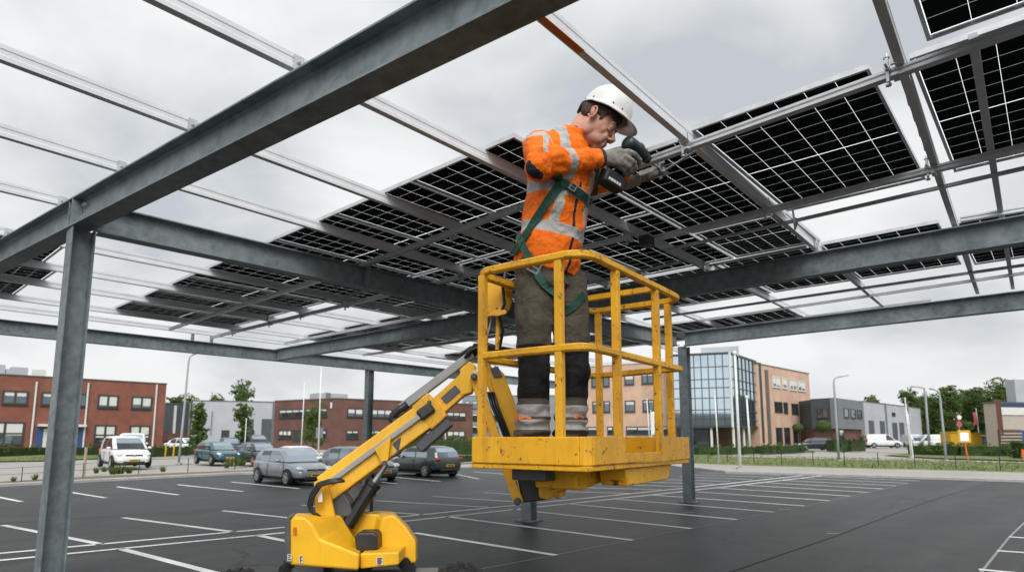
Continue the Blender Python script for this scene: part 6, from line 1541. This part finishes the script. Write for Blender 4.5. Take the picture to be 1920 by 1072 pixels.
# crown ridge vents, rim screws and lining
vt = MB()
for k in range(9):
    th = radians(58 + k * 8); r = cos(th) ** .82 if th < pi / 2 else -abs(cos(th)) ** .82; vt.ball(hk(HX + .129 * r, -.020, .046 + .1455 * sin(th)), .0038 * hs, 8, 6)
for a in (200, 235, 285, 310):
    c, s_ = cos(radians(a)), sin(radians(a)); vt.ball(hk(HX + .125 * c, .1055 * s_, .064), .0045 * hs, 8, 6)
vt.build('vent_hole', M['rim_inner'], helmet)
ln = MB(); rg = [[hk(HX * .4 + .107 * cos(2 * pi * k / 28), .088 * sin(2 * pi * k / 28), z) for k in range(28)] for z in (.022, .050)]; rg2 = [[hk(HX * .4 + .098 * cos(2 * pi * k / 28), .080 * sin(2 * pi * k / 28), z) for k in range(28)] for z in (.050, .022)]
ln.loft(rg + rg2 + [rg[0]], True, False).build('headband', M['rim_inner'], helmet, smooth=True)
MB().tube([hk(-.062, -.068, .035), hk(-.088, -.050, .015), hk(-.100, 0, .006), hk(-.088, .050, .015), hk(-.062, .068, .035)], [.010 * hs] * 5, 10).build('nape_strap', M['rim_inner'], helmet, smooth=True)

# ---- gloves
gl_ = MB()
kn = [J(1176, 285, 4.60), J(1173, 295, 4.585), J(1167, 304, 4.59), J(1160, 311, 4.605)]
hd = (kn[1] - wrR).normalized()
gl_.tube([wrR - hd * .02, wrR + hd * .05, wrR.lerp(kn[1], .55), wrR.lerp(kn[1], .88)], [(.056, .064), (.056, .066), (.048, .078), (.040, .082)], 16, ref=(0, 1, 0))
for k, q in enumerate((((1190, 290, 4.615), (1199, 301, 4.65), (1197, 314, 4.70)), ((1186, 303, 4.60), (1191, 315, 4.65), (1186, 325, 4.71)), ((1179, 313, 4.605), (1182, 323, 4.66), (1176, 329, 4.72)), ((1170, 319, 4.62), (1172, 327, 4.67), (1166, 331, 4.72)))):
    r = (.0265, .0265, .025, .0225)[k]; gl_.tube([wrR.lerp(kn[k], .7), kn[k]] + [J(*p) for p in q], [r * 1.15, r * 1.1, r, r * .95, r * .75], 10)
gl_.tube([J(1142, 288, 4.66), J(1160, 281, 4.74), J(1176, 284, 4.79), J(1188, 292, 4.79)], [.034, .030, .027, .020], 10)
gR, _ = remeshed(gl_, 'glove', M['glove'], man, .0085, 2, None, lambda p, n: .0025 * noise.noise(p * 55) + .003 * noise.noise(p * 22))
gl2 = MB()
def RP(b, a, z): return cab(a, b, z)
gl2.tube([wrL, RP(2.72, 4.62, 3.655), RP(2.62, 4.69, 3.70)], [(.05, .055), (.045, .075), (.038, .08)], 14, ref=(0, 0, 1))
for k, b_ in enumerate((2.50, 2.56, 2.62, 2.68)): gl2.tube([RP(2.62 + (b_ - 2.6) * .8, 4.67, 3.69), RP(b_, 4.745, 3.735), RP(b_ - .01, 4.785, 3.79), RP(b_ - .02, 4.84, 3.835), RP(b_ - .025, 4.875, 3.815)], [.031, .030, .029, .026, .020], 10)
gl2.tube([RP(2.70, 4.66, 3.70), RP(2.66, 4.74, 3.72), RP(2.60, 4.80, 3.735), RP(2.55, 4.83, 3.74)], [.034, .029, .026, .02], 10)
remeshed(gl2, 'glove', M['glove'], man, .0085, 2, None, lambda p, n: .0025 * noise.noise(p * 55))

# ---- cordless drill, held in the right glove
dr0 = J(1170, 263, 4.70)
M['tool'] = simple('dark_green_tool', (0.010, 0.022, 0.022), 0.42, 0, .5, .2, 30); M['tool_dark'] = simple('tool_grip', (0.012, 0.013, 0.014), 0.6)
tip = cab(4.80, 2.46, 3.775); rear = J(1176, 268, 4.66); chuck = rear.lerp(tip, .60)
drill = thing('cordless_drill', 'dark green cordless drill driver in the worker\'s grey glove, its bit on the rail', 'drill', rear.lerp(tip, .2))
dd = (tip - rear).normalized(); Ld = (chuck - rear).length
MB().lathe([(.035, -.02), (.062, 0), (.068, .04), (.068, Ld * .45), (.062, Ld * .5), (.062, Ld * .72), (.05, Ld * .82), (.046, Ld * .86)], rear, dd, 20).build('motor_housing', M['tool'], drill, smooth=True)
MB().lathe([(.070, Ld * .42), (.073, Ld * .44), (.073, Ld * .50), (.069, Ld * .52)], rear, dd, 20).build('torque_ring', M['tool_dark'], drill)
MB().lathe([(.046, Ld * .85), (.040, Ld * .95), (.028, Ld * 1.08), (.016, Ld * 1.13)], rear, dd, 16).build('chuck', M['tool_dark'], drill)
MB().tube([rear + dd * Ld * 1.1, tip], [.011, .009], 8).build('bit', M['bolt'], drill)
hb = rear + dd * Ld * .42; bt_ = J(1150, 334, 4.68)
MB().tube([hb, hb.lerp(bt_, .35), hb.lerp(bt_, .75), bt_], [(.045, .036), (.042, .034), (.042, .034), (.055, .044)], 14, ref=dd).build('handle', M['tool_dark'], drill, smooth=True)
ax_ = (J(1166, 350, 4.72) - J(1128, 326, 4.62)).normalized(); az2 = (bt_ - hb).normalized(); az2 = (az2 - ax_ * az2.dot(ax_)).normalized(); ay_ = az2.cross(ax_); bc = J(1147, 341, 4.67)
bat = MB().box(bc, (.215, .125, .115), ax_, ay_, az2).build('battery', M['tool_dark'], drill, bevel=.022, seg=3)
MB().box(bc - az2 * .052, (.20, .115, .03), ax_, ay_, az2).build('battery_foot', M['tool'], drill, bevel=.01)
sgn = -1 if (ay_.y > 0) else 1
lbm = MB()
for k, (u, w_) in enumerate(((-.062, .02), (-.036, .024), (-.008, .022), (.018, .02), (.044, .022))): lbm.box(bc + ay_ * sgn * .0635 + ax_ * u + az2 * .018, (w_, .002, .022), ax_, ay_, az2)
lbm.build('battery_mark', M['sticker'], bat)
MB().box(hb.lerp(bt_, .18) + dd * .05, (.03, .025, .05), dd, dd.cross(UP).normalized(), (bt_ - hb).normalized()).build('trigger', M['tool_dark'], drill, bevel=.006)
# swivel clamp on the rail where the bit works
clamp(4.83, 2.44)
